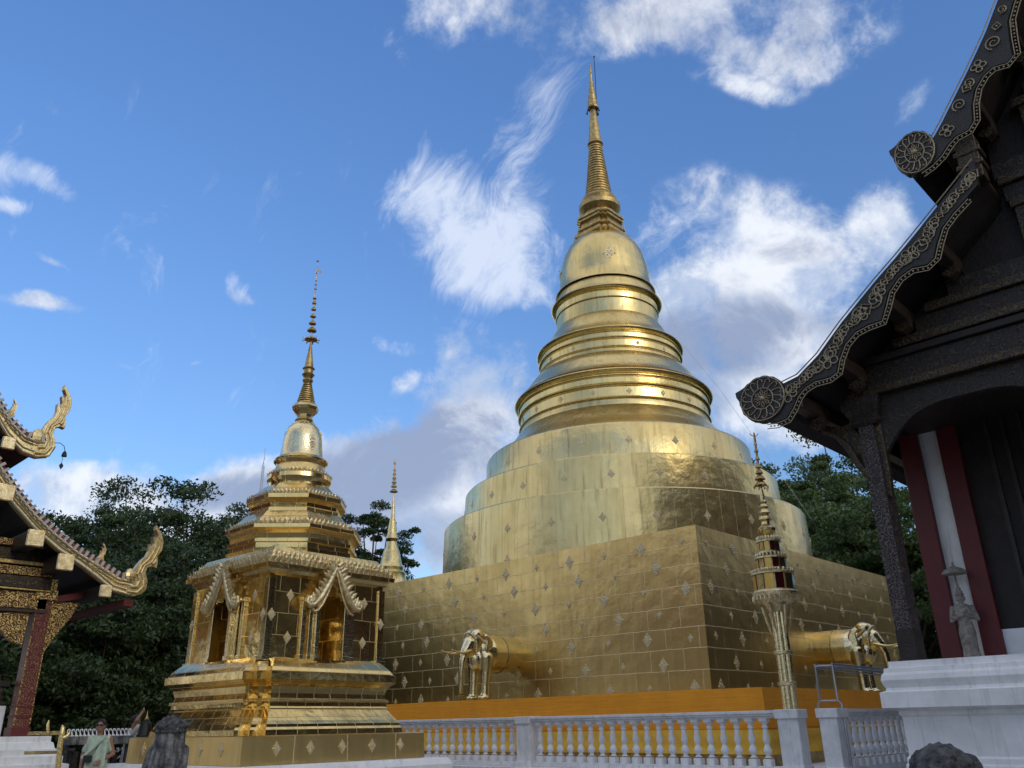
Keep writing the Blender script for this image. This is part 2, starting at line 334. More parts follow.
M['orange'] = mat('orange_cloth', (.88, .34, .012), .75, 0, .06, 1.5, .5, 3.0)
M['yellow'] = mat('yellow_cloth', (.86, .50, .05), .8, 0, .1, 3, .0, 10)
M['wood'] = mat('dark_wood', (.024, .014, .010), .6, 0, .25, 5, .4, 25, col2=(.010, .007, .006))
M['wood2'] = mat('brown_wood', (.04, .024, .016), .5, 0, .25, 5, .3, 25)
M['red'] = mat('red_lacquer', (.13, .012, .012), .5, 0, .1, 4, .1, 20)
M['redtile'] = mat('red_roof_tile', (.22, .035, .022), .5, 0, .15, 8, .3, 20)
M['tile'] = mat('grey_roof_tile', (.10, .055, .04), .7, 0, .2, 8, .5, 20)
M['stone'] = mat('weathered_stone', (.33, .32, .30), .85, 0, .1, 9, .8, 30, col2=(.05, .05, .05))
M['stone2'] = mat('dark_stone', (.12, .12, .115), .85, 0, .1, 16, .9, 34, col2=(.02, .02, .02))
M['clay'] = mat('aged_stucco', (.42, .37, .31), .8, 0, .15, 14, .8, 30, col2=(.17, .15, .12))
M['steel'] = mat('grey_steel', (.42, .42, .44), .35, .9, .08, 9)
M['black'] = mat('black_plastic', (.015, .015, .017), .4)
M['dark'] = mat('dark_iron', (.03, .03, .03), .5, .6)
M['skin'] = mat('skin', (.32, .17, .11), .5, 0, .08, 8)
M['hair'] = mat('black_hair', (.012, .010, .009), .5, 0, .2, 30, .6, 120)
M['sari'] = mat('pale_green_cloth', (.50, .62, .48), .7, 0, .14, 6, .5, 14)
M['shirt'] = mat('white_cloth', (.62, .58, .55), .75, 0, .1, 6, .4, 14)
M['greycloth'] = mat('grey_cloth', (.12, .12, .13), .8, 0, .1, 6)
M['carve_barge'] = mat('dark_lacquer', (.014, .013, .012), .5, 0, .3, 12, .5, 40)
M['gilt_thin'] = mat('worn_gilt', (.36, .30, .20), .45, .5, .15, 20, .4, 60)
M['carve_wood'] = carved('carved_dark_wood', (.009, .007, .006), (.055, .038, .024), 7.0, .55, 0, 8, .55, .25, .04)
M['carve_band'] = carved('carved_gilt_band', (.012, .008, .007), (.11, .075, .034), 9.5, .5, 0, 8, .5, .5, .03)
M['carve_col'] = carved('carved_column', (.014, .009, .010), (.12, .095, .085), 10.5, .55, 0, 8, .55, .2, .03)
M['carve_gold'] = carved('carved_gold', (.10, .045, .02), (.74, .52, .20), 12.0, .38, .3, 8, .5, 1, .04)
M['carve_red'] = carved('red_gold_stencil', (.11, .010, .014), (.36, .22, .10), 11.0, .45, 0, 9, .78, .4, .006)
M['glass_y'] = mat('yellow_mirror', (.50, .32, .08), .12, .9); M['glass_r'] = mat('red_mirror', (.085, .012, .012), .15, .7); M['glass_g'] = mat('green_mirror', (.20, .24, .10), .12, .8)
M['bark'] = mat('bark', (.09, .065, .045), .9, 0, .2, 10, .8, 30)
M['hedge'] = mat('hedge_leaf', (.04, .075, .02), .6, 0, .3, 9)
def weather(m_, dirt, amount, sc_=(5, 5, .45), thr=(.52, .72)):
    # run-off streaks and grime
    t = m_.node_tree; b = t.nodes['Principled BSDF']; src = b.inputs['Base Color'].links[0].from_socket
    mp = N(t, 'ShaderNodeMapping'); L(t, N(t, 'ShaderNodeTexCoord').outputs['Object'], mp.inputs[0]); mp.inputs['Scale'].default_value = sc_
    n = N(t, 'ShaderNodeTexNoise'); L(t, mp.outputs[0], n.inputs['Vector']); n.inputs['Scale'].default_value = 1.4; n.inputs['Detail'].default_value = 8; n.inputs['Roughness'].default_value = .68
    L(t, mix(t, mapr(t, n.outputs[0], thr[0], thr[1], 0, amount), src, dirt), b.inputs['Base Color'])
def cloth_folds(m_):
    t = m_.node_tree; b = t.nodes['Principled BSDF']; mp = N(t, 'ShaderNodeMapping'); L(t, N(t, 'ShaderNodeTexCoord').outputs['Object'], mp.inputs[0]); mp.inputs['Scale'].default_value = (.5, .5, 7)
    n = N(t, 'ShaderNodeTexNoise'); L(t, mp.outputs[0], n.inputs['Vector']); n.inputs['Scale'].default_value = 2.2; n.inputs['Detail'].default_value = 4; n.inputs['Distortion'].default_value = .4
    bp = N(t, 'ShaderNodeBump'); bp.inputs['Strength'].default_value = .4; bp.inputs['Distance'].default_value = .05; L(t, n.outputs[0], bp.inputs['Height']); L(t, bp.outputs[0], b.inputs['Normal'])
weather(M['white'], (.42, .41, .37), .6); weather(M['white2'], (.38, .37, .33), .6, (7, 7, 1.2)); weather(M['gold_old'], (.12, .09, .05), .6); weather(M['red'], (.04, .01, .01), .7)
weather(M['stone'], (.03, .03, .03), .85, (9, 9, 1.0), (.45, .62))
cloth_folds(M['orange'])
def leafmat(name, a, b_, tr=.25):
    m_ = bpy.data.materials.new(name); m_.use_nodes = True; t = m_.node_tree; b = t.nodes['Principled BSDF']
    ob = N(t, 'ShaderNodeTexCoord').outputs['Object']
    n = N(t, 'ShaderNodeTexNoise'); L(t, ob, n.inputs['Vector']); n.inputs['Scale'].default_value = .6; n.inputs['Detail'].default_value = 6; n.inputs['Roughness'].default_value = .7
    c = mix(t, mapr(t, n.outputs[0], .38, .62, 0, 1), a, b_); L(t, c, b.inputs['Base Color']); b.inputs['Roughness'].default_value = .5
    tl = N(t, 'ShaderNodeBsdfTranslucent'); L(t, c, tl.inputs[0]); mx = N(t, 'ShaderNodeMixShader'); mx.inputs[0].default_value = tr
    L(t, b.outputs[0], mx.inputs[1]); L(t, tl.outputs[0], mx.inputs[2]); L(t, mx.outputs[0], t.nodes['Material Output'].inputs[0]); return m_
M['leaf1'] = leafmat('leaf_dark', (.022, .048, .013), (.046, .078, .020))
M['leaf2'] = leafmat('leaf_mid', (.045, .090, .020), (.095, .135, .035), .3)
M['leaf3'] = leafmat('leaf_grey', (.05, .075, .03), (.08, .10, .045))
# ================================================================== ground and platforms
def gmat():
    m_ = mat('paving', (.22, .21, .20), .8, 0, .12, .8, .3, 12, col2=(.14, .135, .13)); return m_
g = MB(); g.add([(-600, -600, 0), (600, -600, 0), (600, 600, 0), (-600, 600, 0)], [(0, 1, 2, 3)])
struct(g.build('ground', mat('ground', (.11, .12, .06), .9, 0, .2, .3, .3, 8, col2=(.09, .08, .055))))
g = MB(); g.add([(-16, -16, .004), (16.1, -16, .004), (16.1, 40, .004), (-16, 40, .004)], [(0, 1, 2, 3)])
struct(g.build('pavement', gmat()))
CX, CY = 28.60, 21.00; X0, Y0 = 20.515, 12.456; KC = .936
XL, YC = 18.15, 9.75
ZL = 2.18
g = MB(); g.box((16.25, 7.5, .02), (41.5, 34.5, .55)); struct(g.build('terrace', M['white2']))
# ================================================================== the great chedi
ch = thing('golden_chedi', (CX, CY, .55), 'huge golden bell-shaped chedi on a square gilded base, with the tallest spire in the picture', 'stupa')
b = MB(); b.box((X0, Y0, 1.6), (36.75, 29.4, 6.66)); b.build('base_block', M['gold_wall'], ch)
b = MB(); b.box((XL, YC, .551), (39.2, 32.1, ZL-.03)); b.build('ledge', M['gold_old'], ch)
def sized(q):      # the tower's profile was drawn a little large
    q.v = [(CX+(x-CX)*KC, CY+(y-CY)*KC, 1.45+(z_-1.45)*KC) for x, y, z_ in q.v]; return q
def drum(name, r_a, za, r_b, zb, inner, n=160):
    q = MB(); q.lathe((CX, CY, 0), [(r_a, za), (r_b, zb), (r_b-.04, zb+.05), (inner, zb+.09)], n, cap=True); sized(q).build(name, M['gold_drum'], ch, smooth=30)
drum('lower_drum', 8.08, 6.5, 7.98, 9.42, 6.9)
drum('middle_drum', 7.12, 9.3, 7.05, 11.02, 6.0)
q = MB(); q.lathe((CX, CY, 0), [(6.14, 11.0), (6.07, 12.62), (6.02, 12.70), (5.5, 12.98), (4.98, 13.45), (4.62, 13.95), (4.5, 14.05)], 160); sized(q).build('upper_drum', M['gold_drum'], ch, smooth=30)
def lip(r_, z_, h, out):      # half round moulding
    return [(r_+out*math.sin(PI*k/6)**.8 if 0 < k < 6 else r_, z_+h*k/6) for k in range(7)]
pr = [(4.46, 13.9), (4.47, 14.28)]+lip(4.46, 14.30, .13, .08)+[(4.44, 14.45), (4.44, 14.84)]+lip(4.44, 14.86, .20, .13)+[(4.46, 15.08), (4.48, 15.30)]+lip(4.50, 15.32, .09, .06)+lip(4.50, 15.44, .30, .22)
pr += [(4.58, 15.76), (4.46, 15.86), (4.24, 16.12), (3.98, 16.5), (3.70, 16.88), (3.50, 17.0)]
q = MB(); q.lathe((CX, CY, 0), pr, 144); sized(q).build('lower_ring_tier', M['gold_ring'], ch, smooth=34)
pr = [(3.44, 16.9), (3.44, 17.16)]+lip(3.43, 17.18, .11, .07)+[(3.40, 17.31), (3.40, 17.58)]+lip(3.40, 17.60, .17, .11)+[(3.40, 17.79), (3.40, 17.94)]+lip(3.40, 17.96, .07, .05)+lip(3.40, 18.05, .25, .18)
pr += [(3.40, 18.32), (3.24, 18.46), (3.02, 18.78), (2.80, 19.2), (2.60, 19.5)]
q = MB(); q.lathe((CX, CY, 0), pr, 128); sized(q).build('middle_ring_tier', M['gold_ring'], ch, smooth=34)
pr = [(2.56, 19.4), (2.54, 19.6), (2.52, 20.15)]+lip(2.52, 20.2, .10, .06)+[(2.52, 20.32), (2.53, 20.60)]+lip(2.54, 20.62, .32, .24)+[(2.54, 20.96), (2.46, 21.2), (2.42, 21.45)]
q = MB(); q.lathe((CX, CY, 0), pr, 128); sized(q).build('upper_ring_tier', M['gold_ring'], ch, smooth=34)
bell = [(2.52, 21.5), (2.47, 21.6), (2.36, 21.8), (2.30, 22.2), (2.25, 22.7), (2.18, 23.2), (2.06, 23.7), (1.86, 24.15), (1.6, 24.5), (1.36, 24.72), (1.1, 24.85), (.9, 24.9)]
q = MB(); q.lathe((CX, CY, 0), bell, 128); sized(q).build('bell', M['gold_ring'], ch, smooth=40)
def redent(n_):
    def f(h):
        n = n_*h; a = [(h, -(h-2*n)), (h, h-2*n), (h-n, h-2*n), (h-n, h-n), (h-2*n, h-n), (h-2*n, h)]
        pts = []
        for k in range(4):
            cs, sn = [(1, 0), (0, 1), (-1, 0), (0, -1)][k]
            for x, y in a[1:]: pts.append((x*cs-y*sn, x*sn+y*cs))
            x, y = h-2*n, h; pts.append((-x*cs-y*sn, -x*sn+y*cs)) if False else None
        return pts
    return f
def square(h): return [(h, -h), (h, h), (-h, h), (-h, -h)]
hp = [(1.02, 24.75), (1.22, 24.85), (1.22, 25.0), (1.02, 25.1), (.98, 25.25), (1.06, 25.3), (1.06, 25.42), (.92, 25.5), (.86, 25.75), (.98, 25.85), (.98, 25.97), (1.04, 26.02), (1.04, 26.14), (.9, 26.22), (.75, 26.3)]
q = MB(); q.plan((CX, CY, 0), [(h, z_) for h, z_ in hp], redent(.16), rot=R(0)); sized(q).build('square_throne', M['gold_old'], ch)
pr = [(.7, 26.25), (.8, 26.3), (.84, 26.42), (1.02, 26.6), (1.1, 26.7), (1.1, 26.95), (1.02, 27.05), (.9, 27.15), (.96, 27.3), (.84, 27.5)]
q = MB(); q.lathe((CX, CY, 0), pr, 64); sized(q).build('lotus_disc', M['gold_old'], ch, smooth=24)
pr = []
nr = 20
for i in range(nr):
    z_ = 27.45+i*(30.95-27.45)/nr; r_ = .74-(.74-.35)*(i/nr)**.9; h = (30.95-27.45)/nr
    pr += [(r_*.90, z_), (r_, z_+h*.25), (r_, z_+h*.65), (r_*.90, z_+h*.95)]
pr += [(.36, 30.95), (.44, 31.02), (.42, 31.12), (.36, 31.2), (.28, 32.2), (.17, 33.3), (.13, 33.6)]
q = MB(); q.lathe((CX, CY, 0), pr, 48); sized(q).build('ringed_spire', M['gold_old'], ch, smooth=24)
pr = [(.1, 33.5), (.3, 33.52), (.33, 33.6), (.27, 33.75), (.28, 34.0), (.22, 34.1), (.22, 34.5), (.17, 34.58), (.17, 34.95), (.12, 35.0), (.12, 35.4), (.08, 35.45), (.07, 35.85), (.09, 35.95), (.04, 36.1), (.07, 36.25), (.03, 36.4), (.05, 36.5), (.01, 36.8)]
q = MB(); q.lathe((CX, CY, 0), pr, 24); sized(q).build('umbrella_finial', M['gold_old'], ch, smooth=24)
q = MB(); q.tube([(CX+.16, CY-.16, 33.5), (CX+.19, CY-.19, 37.3)], .022, 6); q.ell((CX+.19, CY-.19, 37.3), .05)
for a in range(8): q.tube([(CX+.3*math.cos(a), CY+.3*math.sin(a), 33.55), (CX+.36*math.cos(a), CY+.36*math.sin(a), 33.25)], [.02, .05], 6)
sized(q).build('lightning_rod', M['dark'], ch)
# cable down the right flank
q = MB(); pts = []
for z_, r_ in ((26.3, 1.16), (24.9, 1.3), (24.2, 1.95), (22.5, 2.35), (21.0, 2.85), (18.2, 3.7), (15.8, 5.1), (13.0, 6.5), (9.5, 8.2)):
    a = R(-62); pts.append((CX+r_*math.cos(a), CY+r_*math.sin(a), z_))
q.tube(pts, .008, 5); sized(q).build('cable', M['steel'], ch)
# diamonds nailed to the gold
def diamond(q, c, u, v, n, s, asp=1.35):
    """raised lozenge with cusped outline made of nine little bosses on a stepped plate"""
    c = Vector(c); u = Vector(u); v = Vector(v); n = Vector(n)
    for k, (sc1, d) in enumerate(((1.0, .006), (.70, .013), (.36, .020))):
        pts = []
        for i in range(16):
            a = 2*PI*i/16; rr = 1/(abs(math.cos(a))+abs(math.sin(a))); rr *= (1.0 if i % 2 == 0 else .90)
            pts.append(c+u*(s*sc1*.5*rr*math.cos(a))+v*(s*sc1*.5*asp*rr*math.sin(a)))
        q.loft([[p-n*.01 for p in pts], [p+n*d*.7 for p in pts], [p+(c-p)*.12+n*d for p in pts]], True)
    for a, rr in [(0, .36), (90, .36), (180, .36), (270, .36), (45, .2), (135, .2), (225, .2), (315, .2), (0, 0)]:
        p = c+u*(s*rr*math.cos(R(a)))+v*(s*rr*asp*math.sin(R(a)))+n*.012
        q.ell(p, s*.06, nu=6, nv=4)
def grid_diamonds(q, org, u, n, length, z0, z1, along0=.6):
    rows = 7; k = 0
    for r_ in range(rows):
        z_ = z0+(z1-z0)*r_/(rows-1)
        s0 = along0+(.95 if r_ % 2 else 0)
        t = s0; i = 0
        while t < length-.3:
            big = (i+r_//2) % 2 == 0
            p = Vector(org)+Vector(u)*t; p.z = z_+RNG.normal()*.02
            diamond(q, p, u, (0, 0, 1), n, .34 if big else .19)
            t += 1.42+RNG.normal()*.03; i += 1
q = MB(); grid_diamonds(q, (X0-.004, Y0, 0), (0, 1, 0), (-1, 0, 0), 16.8, 2.32, 6.25, .5); q.build('diamond_ornament', M['diamond'], ch)
q = MB(); grid_diamonds(q, (X0, Y0-.004, 0), (1, 0, 0), (0, -1, 0), 16.1, 2.32, 6.25, .5); q.build('diamond_ornament', M['diamond'], ch)
q = MB()
for rr, z_, n_, s in ((8.02, 8.4, 26, .3), (7.08, 10.25, 24, .3), (6.1, 11.9, 20, .3), (4.45, 14.65, 18, .24), (3.41, 17.45, 14, .2), (2.51, 19.95, 12, .2), (8.06, 7.2, 26, .3)):
    for i in range(n_):
        a = 2*PI*(i+.3)/n_; nn = Vector((math.cos(a), math.sin(a), 0))
        diamond(q, (CX+rr*nn.x, CY+rr*nn.y, z_), (-nn.y, nn.x, 0), (0, 0, 1), nn, s)
sized(q).build('diamond_ornament', M['diamond'], ch)
q = MB()
for i in range(4):
    a = PI/4*1+PI/2*i+PI; nn = Vector((math.cos(a), math.sin(a), .18)).normalized()
    q = MB(); diamond(q, (CX+2.25*math.cos(a), CY+2.25*math.sin(a), 22.8), (-math.sin(a), math.cos(a), 0), (0, 0, 1), nn, .7, 1.1)
    sized(q).build('diamond_ornament', M['diamond'], ch)
# ------------------------------------------------ saffron cloth round the ledge: a skirt with slack folds
def skirt(x0, y0, x1, y1, z0, z1, amp, fold, sag):
    q = MB(); per = [(x0, y1), (x0, y0), (x1, y0)]
    pts = []
    for a, b_ in zip(per[:-1], per[1:]):
        n = int(math.hypot(b_[0]-a[0], b_[1]-a[1])/.06)
        for i in range(n): t = i/n; pts.append((a[0]+(b_[0]-a[0])*t, a[1]+(b_[1]-a[1])*t, 0 if a[0] == b_[0] else 1))
    rows = []
    for j in range(9):
        v = j/8; row = []
        for i, (x, y, s) in enumerate(pts):
            d = i*.06
            o = amp*(.5+.5*v)*(math.sin(d*fold+1.3*math.sin(d*.7))+.5*math.sin(d*fold*2.3+2)+.6*math.sin(v*9+1.5*math.sin(d*.5)))
            z_ = z1+(z0-z1)*v-sag*(.5+.5*math.sin(d*.9+v))*(1 if 0 < j < 8 else .6)
            row.append((x-(o if s == 0 else 0)-.01, y-(o if s == 1 else 0)-.01, z_))
        rows.append(row)
    q.loft(rows, cap=False, closed=False); return q
o = skirt(XL-.03, YC-.03, 39.3, 32.2, 1.22, ZL, .012, 2.2, .02).build('saffron_cloth', M['orange'], smooth=60)
set_tags(o, 'bright orange saffron cloth wrapped flat around the ledge of the great golden chedi', 'cloth')
o = skirt(XL-.10, YC-.10, 39.3, 32.2, .80, 1.30, .035, 7, .02).build('saffron_cloth', M['yellow'], smooth=60)
set_tags(o, 'yellow pleated cloth hanging below the orange one, glimpsed between the white balusters', 'cloth')
# ------------------------------------------------ elephants
def elephant(loc, rz, label):
    t = thing('elephant_statue', loc, label, 'elephant statue', 'golden elephants emerging from the base of the great chedi')
    t.rotation_euler = (0, 0, rz); t['_o'] = (0, 0, 0)
    q = MB()
    body = [(-1.7, 1.42, .54, .52), (-1.2, 1.42, .56, .55), (-.7, 1.40, .57, .57), (-.25, 1.40, .54, .56), (.02, 1.42, .44, .50), (.2, 1.5, .32, .40)]
    q.loft([[(x, ry*math.cos(2*PI*k/24), z_+rz_*math.sin(2*PI*k/24)) for k in range(24)] for x, z_, ry, rz_ in body])
    for s in (-1, 1):
        q.chain([(-.02, .25*s, 1.25), (.0, .27*s, .85), (.03, .26*s, .45), (.04, .26*s, .12)], [.25, .17, .145, .15]); q.ell((.10, .26*s, .08), (.2, .17, .1))
        q.ell((.22, .13*s, 1.93), (.24, .17, .2))                                   # twin domes of the skull
    q.ell((.22, 0, 1.72), (.36, .30, .36)); q.ell((.40, 0, 1.55), (.28, .22, .28))
    q.chain([(.45, 0, 1.68), (.62, 0, 1.45), (.74, 0, 1.15), (.78, 0, .8), (.78, 0, .5), (.80, 0, .22)], [.22, .165, .12, .095, .08, .065])
    q.ell((.2, 0, 1.2), (.25, .26, .35))
    q.build('body', M['gold_bright'], t, voxel=.025)
    for s in (-1, 1):
        q = MB(); out = [(0, .18), (.10, .28), (.02, .34), (-.12, .30), (-.24, .12), (-.26, -.1), (-.2, -.34), (-.1, -.46), (.0, -.36), (.05, -.15)]
        q.loft([[(.08+x*w, (.30+.05*w+d-.14*x)*s, 1.62+z_*w) for x, z_ in out] for w, d in ((.75, .0), (1.0, .03), (1.0, .05), (.8, .09))]); q.build('ear', M['gold_bright'], t, voxel=.02)
        q = MB(); pts = [Vector((.50+.88*u, (.13+.10*u)*s, 1.46-.12*math.sin(PI*.8*u)+.05*u*u)) for u in [k/8 for k in range(9)]]
        q.tube(pts, [.06*(1-.75*k/8) for k in range(9)], 10); q.build('tusk', M['gold_bright'], t, smooth=60)
    q = MB()      # harness: beaded headband, collar, brow plate
    for k in range(30):
        a = 2*PI*k/30; q.ell((-.04+.06*math.sin(a), .42*math.cos(a), 1.5+.52*math.sin(a)), .045, nu=6, nv=5)
    q.tube([(-.04+.06*math.sin(2*PI*k/30), .42*math.cos(2*PI*k/30), 1.5+.52*math.sin(2*PI*k/30)) for k in range(31)], .02, 6); q.build('collar', M['gold_relief'], t, smooth=40); q = MB()
    for k in range(14):
        a = PI*k/13; q.ell((.42+.1*math.sin(a), .27*math.cos(a), 1.72+.26*math.sin(a)), .04, nu=6, nv=5)
    q.build('headband', M['gold_relief'], t, smooth=40); q = MB()
    for k in range(6): q.ell((.52+.035*k, 0, 1.90-.075*k), (.05, .07, .05), nu=8, nv=6)
    q.build('brow_plate', M['gold_relief'], t, smooth=40)
    for s in (-1, 1):
        q = MB()
        for k in range(9): q.ell((.33-.04*k, (.30+.012*k)*s, 1.86-.03*k), .034, nu=6, nv=5)
        for k in range(5): q.ell((.40, .27*s, 1.66-.08*k), (.04, .04, .045), nu=6, nv=5)
        q.build('cheek_ornament', M['gold_relief'], t, smooth=40)
    q = MB(); q.box((-.25, -.5, 0), (.35, .5, .03)); q.box((.68, -.12, 0), (.93, .12, .14)); q.lathe((.80, 0, .14), [(.09, 0), (.06, .03), (.09, .06)], 12); q.build('foot_plate', M['gold_old'], t)
    q = MB(); q.tube([(-.72, .575*math.cos(2*PI*k/40), 1.40+.575*math.sin(2*PI*k/40)) for k in range(41)], .012, 6); q.build('body_seam', M['gold_old'], t)
    return t
elephant((19.06, 19.75, ZL), PI, 'golden elephant emerging from the left face of the great base, tusks pointing left')
elephant((27.4, 11.15, ZL), -PI/2, 'golden elephant emerging from the right face of the great base, tusks pointing right')
# ================================================================== small chedi
SC = Vector((9.199, 14.992, 0)); RT = R(2)
sm = thing('small_golden_chedi', (SC.x, SC.y, .94), 'small ornate golden chedi with arched niches, left of the great chedi', 'stupa')
GS = M['gold_small']
o = MB(); o.plan(SC, [(2.32, 0), (2.32, .82), (2.26, .93)], square, RT); oo = o.build('chedi_platform', M['white'], smooth=None)
set_tags(oo, 'low white plastered platform under the small golden chedi', 'platform')
o = MB(); o.plan(SC, [(1.94, .935), (1.93, 1.36), (1.88, 1.375)], square, RT); o.build('step', M['gold_wall'], sm)
prf = [(1.76, 1.37), (1.75, 1.46), (1.72, 1.50), (1.71, 1.545), (1.66, 1.60), (1.58, 1.70), (1.52, 1.78), (1.53, 1.80), (1.51, 1.83), (1.50, 1.90), (1.54, 1.905), (1.54, 1.95), (1.49, 1.96), (1.47, 2.04), (1.49, 2.10), (1.50, 2.15), (1.56, 2.2), (1.62, 2.25), (1.64, 2.26), (1.64, 2.385), (1.60, 2.40), (1.56, 2.47), (1.47, 2.56), (1.40, 2.62)]
o = MB(); o.plan(SC, [(h+.05, z_) for h, z_ in prf], redent(.10), RT); o.build('moulded_plinth', GS, sm)
# niche storey: four corner piers, lintels and a hollow in each face
def rotp(x, y, z_=0): c, s_ = math.cos(RT), math.sin(RT); return Vector((SC.x+x*c-y*s_, SC.y+x*s_+y*c, z_))
def rbox(q, a, b_):    # a box in the chedi's own frame
    x0, y0, z0 = a; x1, y1, z1 = b_; k = len(q.v); q.box(a, b_)
    for i in range(k, len(q.v)): x, y, z_ = q.v[i]; q.v[i] = tuple(rotp(x, y, z_))
H = 1.30; NW = .27
o = MB()
for sx in (-1, 1):
    for sy in (-1, 1):
        a, b_ = sorted((sx*NW, sx*H)); c_, d_ = sorted((sy*NW, sy*H))
        rbox(o, (a, c_, 2.58), (b_, d_, 4.05))
rbox(o, (-.62, -.62, 2.57), (.62, .62, 4.04)); o.build('wall', M['gold_small'], sm)
o = MB(); rbox(o, (-H+.003, -H+.003, 3.78), (H-.003, H-.003, 4.12)); o.build('lintel', M['gold_small'], sm)
# projecting bays that frame the niches, with corner pilasters
for k in range(4):
    q = MB(); c4, s4 = math.cos(PI/2*k), math.sin(PI/2*k)
    def kb(a, b_):
        i0 = len(q.v); q.box(a, b_)
        for i in range(i0, len(q.v)):
            x, y, z_ = q.v[i]; q.v[i] = tuple(rotp(x*c4-y*s4, x*s4+y*c4, z_))
    for s in (-1, 1):
        for (y0, y1, xo) in ((.27, .36, .16), (.36, .47, .10), (.50, .60, .05)):
            a, b_ = sorted((s*y0, s*y1)); kb((H-.02, a, 2.62), (H+xo, b_, 3.72)); kb((H-.02, a-.012, 2.62), (H+xo+.02, b_+.012, 2.70)); kb((H-.02, a-.012, 3.64), (H+xo+.02, b_+.012, 3.71))
        a, b_ = sorted((s*(H-.12), s*(H+.035))); kb((H-.1, a, 2.6), (H+.035, b_, 4.0))
        a, b_ = sorted((s*(H-.16), s*(H+.075))); kb((H-.12, a, 2.58), (H+.075, b_, 2.66))
    q.build('pilaster', M['gold_bright'], sm, bevel=.006)
    # gable: flame arch with curling serpent ends over the niche
    q = MB()
    for s in (-1, 1):
        cl = [(0, 4.30), (.06, 4.20), (.13, 4.05), (.22, 3.88), (.33, 3.70), (.45, 3.58), (.56, 3.55), (.62, 3.62), (.60, 3.72)]
        rad = [.035, .05, .06, .065, .065, .06, .055, .045, .03]
        P3 = [rotp((H+.20)*c4-(s*y)*s4, (H+.20)*s4+(s*y)*c4, z_) for y, z_ in cl]
        q.tube(P3, rad, 8)
        for i in range(len(cl)-1):      # flame leaves standing off the serpent's back
            for u in (0, .5):
                y = cl[i][0]*(1-u)+cl[i+1][0]*u; z_ = cl[i][1]*(1-u)+cl[i+1][1]*u
                dy, dz = cl[i+1][1]-cl[i][1], cl[i+1][0]-cl[i][0]; ln = math.hypot(dy, dz); ny, nz = -dy/ln, dz/ln
                h = .19 if u == 0 else .14
                p1 = rotp((H+.20)*c4-(s*(y+ny*.04))*s4, (H+.20)*s4+(s*(y+ny*.04))*c4, z_+nz*.04); p2 = rotp((H+.23)*c4-(s*(y+ny*h+.02))*s4, (H+.23)*s4+(s*(y+ny*h+.02))*c4, z_+nz*h+.03)
                q.tube([p1, (p1+p2)/2+Vector((0, 0, .015)), p2], [.05, .045, .004], 6)
        q.tube([rotp((H+.19)*c4-(s*y*.80)*s4, (H+.19)*s4+(s*y*.80)*c4, z_-.10) for y, z_ in cl[:7]], .022, 6)
        for i in range(5): q.ell(rotp((H+.16)*c4-(s*(.12+.09*i))*s4, (H+.16)*s4+(s*(.12+.09*i))*c4, 3.98-.13*i+.1), (.06, .06, .06), nu=8, nv=6)
    q.build('niche_gable', M['gold_relief'], sm, smooth=50)
o = MB(); o.plan(SC, [(1.30, 4.05), (1.36, 4.10), (1.38, 4.16), (1.46, 4.17), (1.47, 4.25), (1.43, 4.27), (1.32, 4.42), (1.2, 4.60)], square, RT); o.build('cornice', GS, sm)
def petals(q, poly, z_, h, w, lean=.35):
    n = len(poly)
    cx = sum(p[0] for p in poly)/n; cy = sum(p[1] for p in poly)/n
    for i in range(n):
        a = Vector((*poly[i], z_)); b_ = Vector((*poly[(i+1) % n], z_)); ln = (b_-a).length; k = max(1, int(ln/w)); d = (b_-a).normalized(); out = Vector((d.y, -d.x, 0))
        if out.dot(Vector(((a.x+b_.x)/2-cx, (a.y+b_.y)/2-cy, 0))) < 0: out = -out
        for j in range(k):
            c = a+(b_-a)*((j+.5)/k); ww = ln/k*.46; hh = h*(.9+.2*RNG.random())
            tip = c+Vector((0, 0, hh))+out*hh*lean
            mid = c+Vector((0, 0, hh*.45))+out*(hh*lean*.2+ww*.5)
            l_ = c+Vector((0, 0, hh*.42))-d*ww+out*hh*lean*.3; r_ = c+Vector((0, 0, hh*.42))+d*ww+out*hh*lean*.3
            q.add([c-d*ww*.8, c+d*ww*.8, r_, tip, l_, mid+out*.0, c-out*.02+Vector((0, 0, hh*.4))], [(0, 1, 5), (1, 2, 5), (2, 3, 5), (3, 4, 5), (4, 0, 5), (0, 6, 1), (1, 6, 2), (2, 6, 3), (3, 6, 4), (4, 6, 0)])
def octo(h): 
    rr = h/math.cos(PI/8); return [(rr*math.cos(PI/8+PI/4*k), rr*math.sin(PI/8+PI/4*k)) for k in range(8)]
def ngon(n): return lambda h: [(h*math.cos(2*PI*k/n), h*math.sin(2*PI*k/n)) for k in range(n)]
def wpoly(shape, h): return [tuple(rotp(x, y))[:2] for x, y in shape(h)]
q = MB(); petals(q, wpoly(square, 1.44), 4.24, .13, .11, .5); petals(q, wpoly(square, 1.38), 4.31, .13, .12, .3); petals(q, wpoly(square, 1.31), 4.40, .13, .10, .2); q.build('petal_frieze', M['gold_relief'], sm)
t1 = [(1.20, 4.46), (1.22, 4.66), (1.17, 4.68), (1.17, 4.77), (1.21, 4.78), (1.21, 4.84), (1.16, 4.86), (1.18, 4.95), (1.22, 5.0), (1.27, 5.04), (1.27, 5.11), (1.2, 5.16), (1.04, 5.32), (.94, 5.44)]
o = MB(); o.plan(SC, t1, octo, RT); o.build('octagonal_tier', GS, sm)
q = MB(); petals(q, wpoly(octo, 1.25), 5.08, .10, .085, .5); petals(q, wpoly(octo, 1.18), 5.14, .12, .09, .2); q.build('petal_frieze', M['gold_relief'], sm)
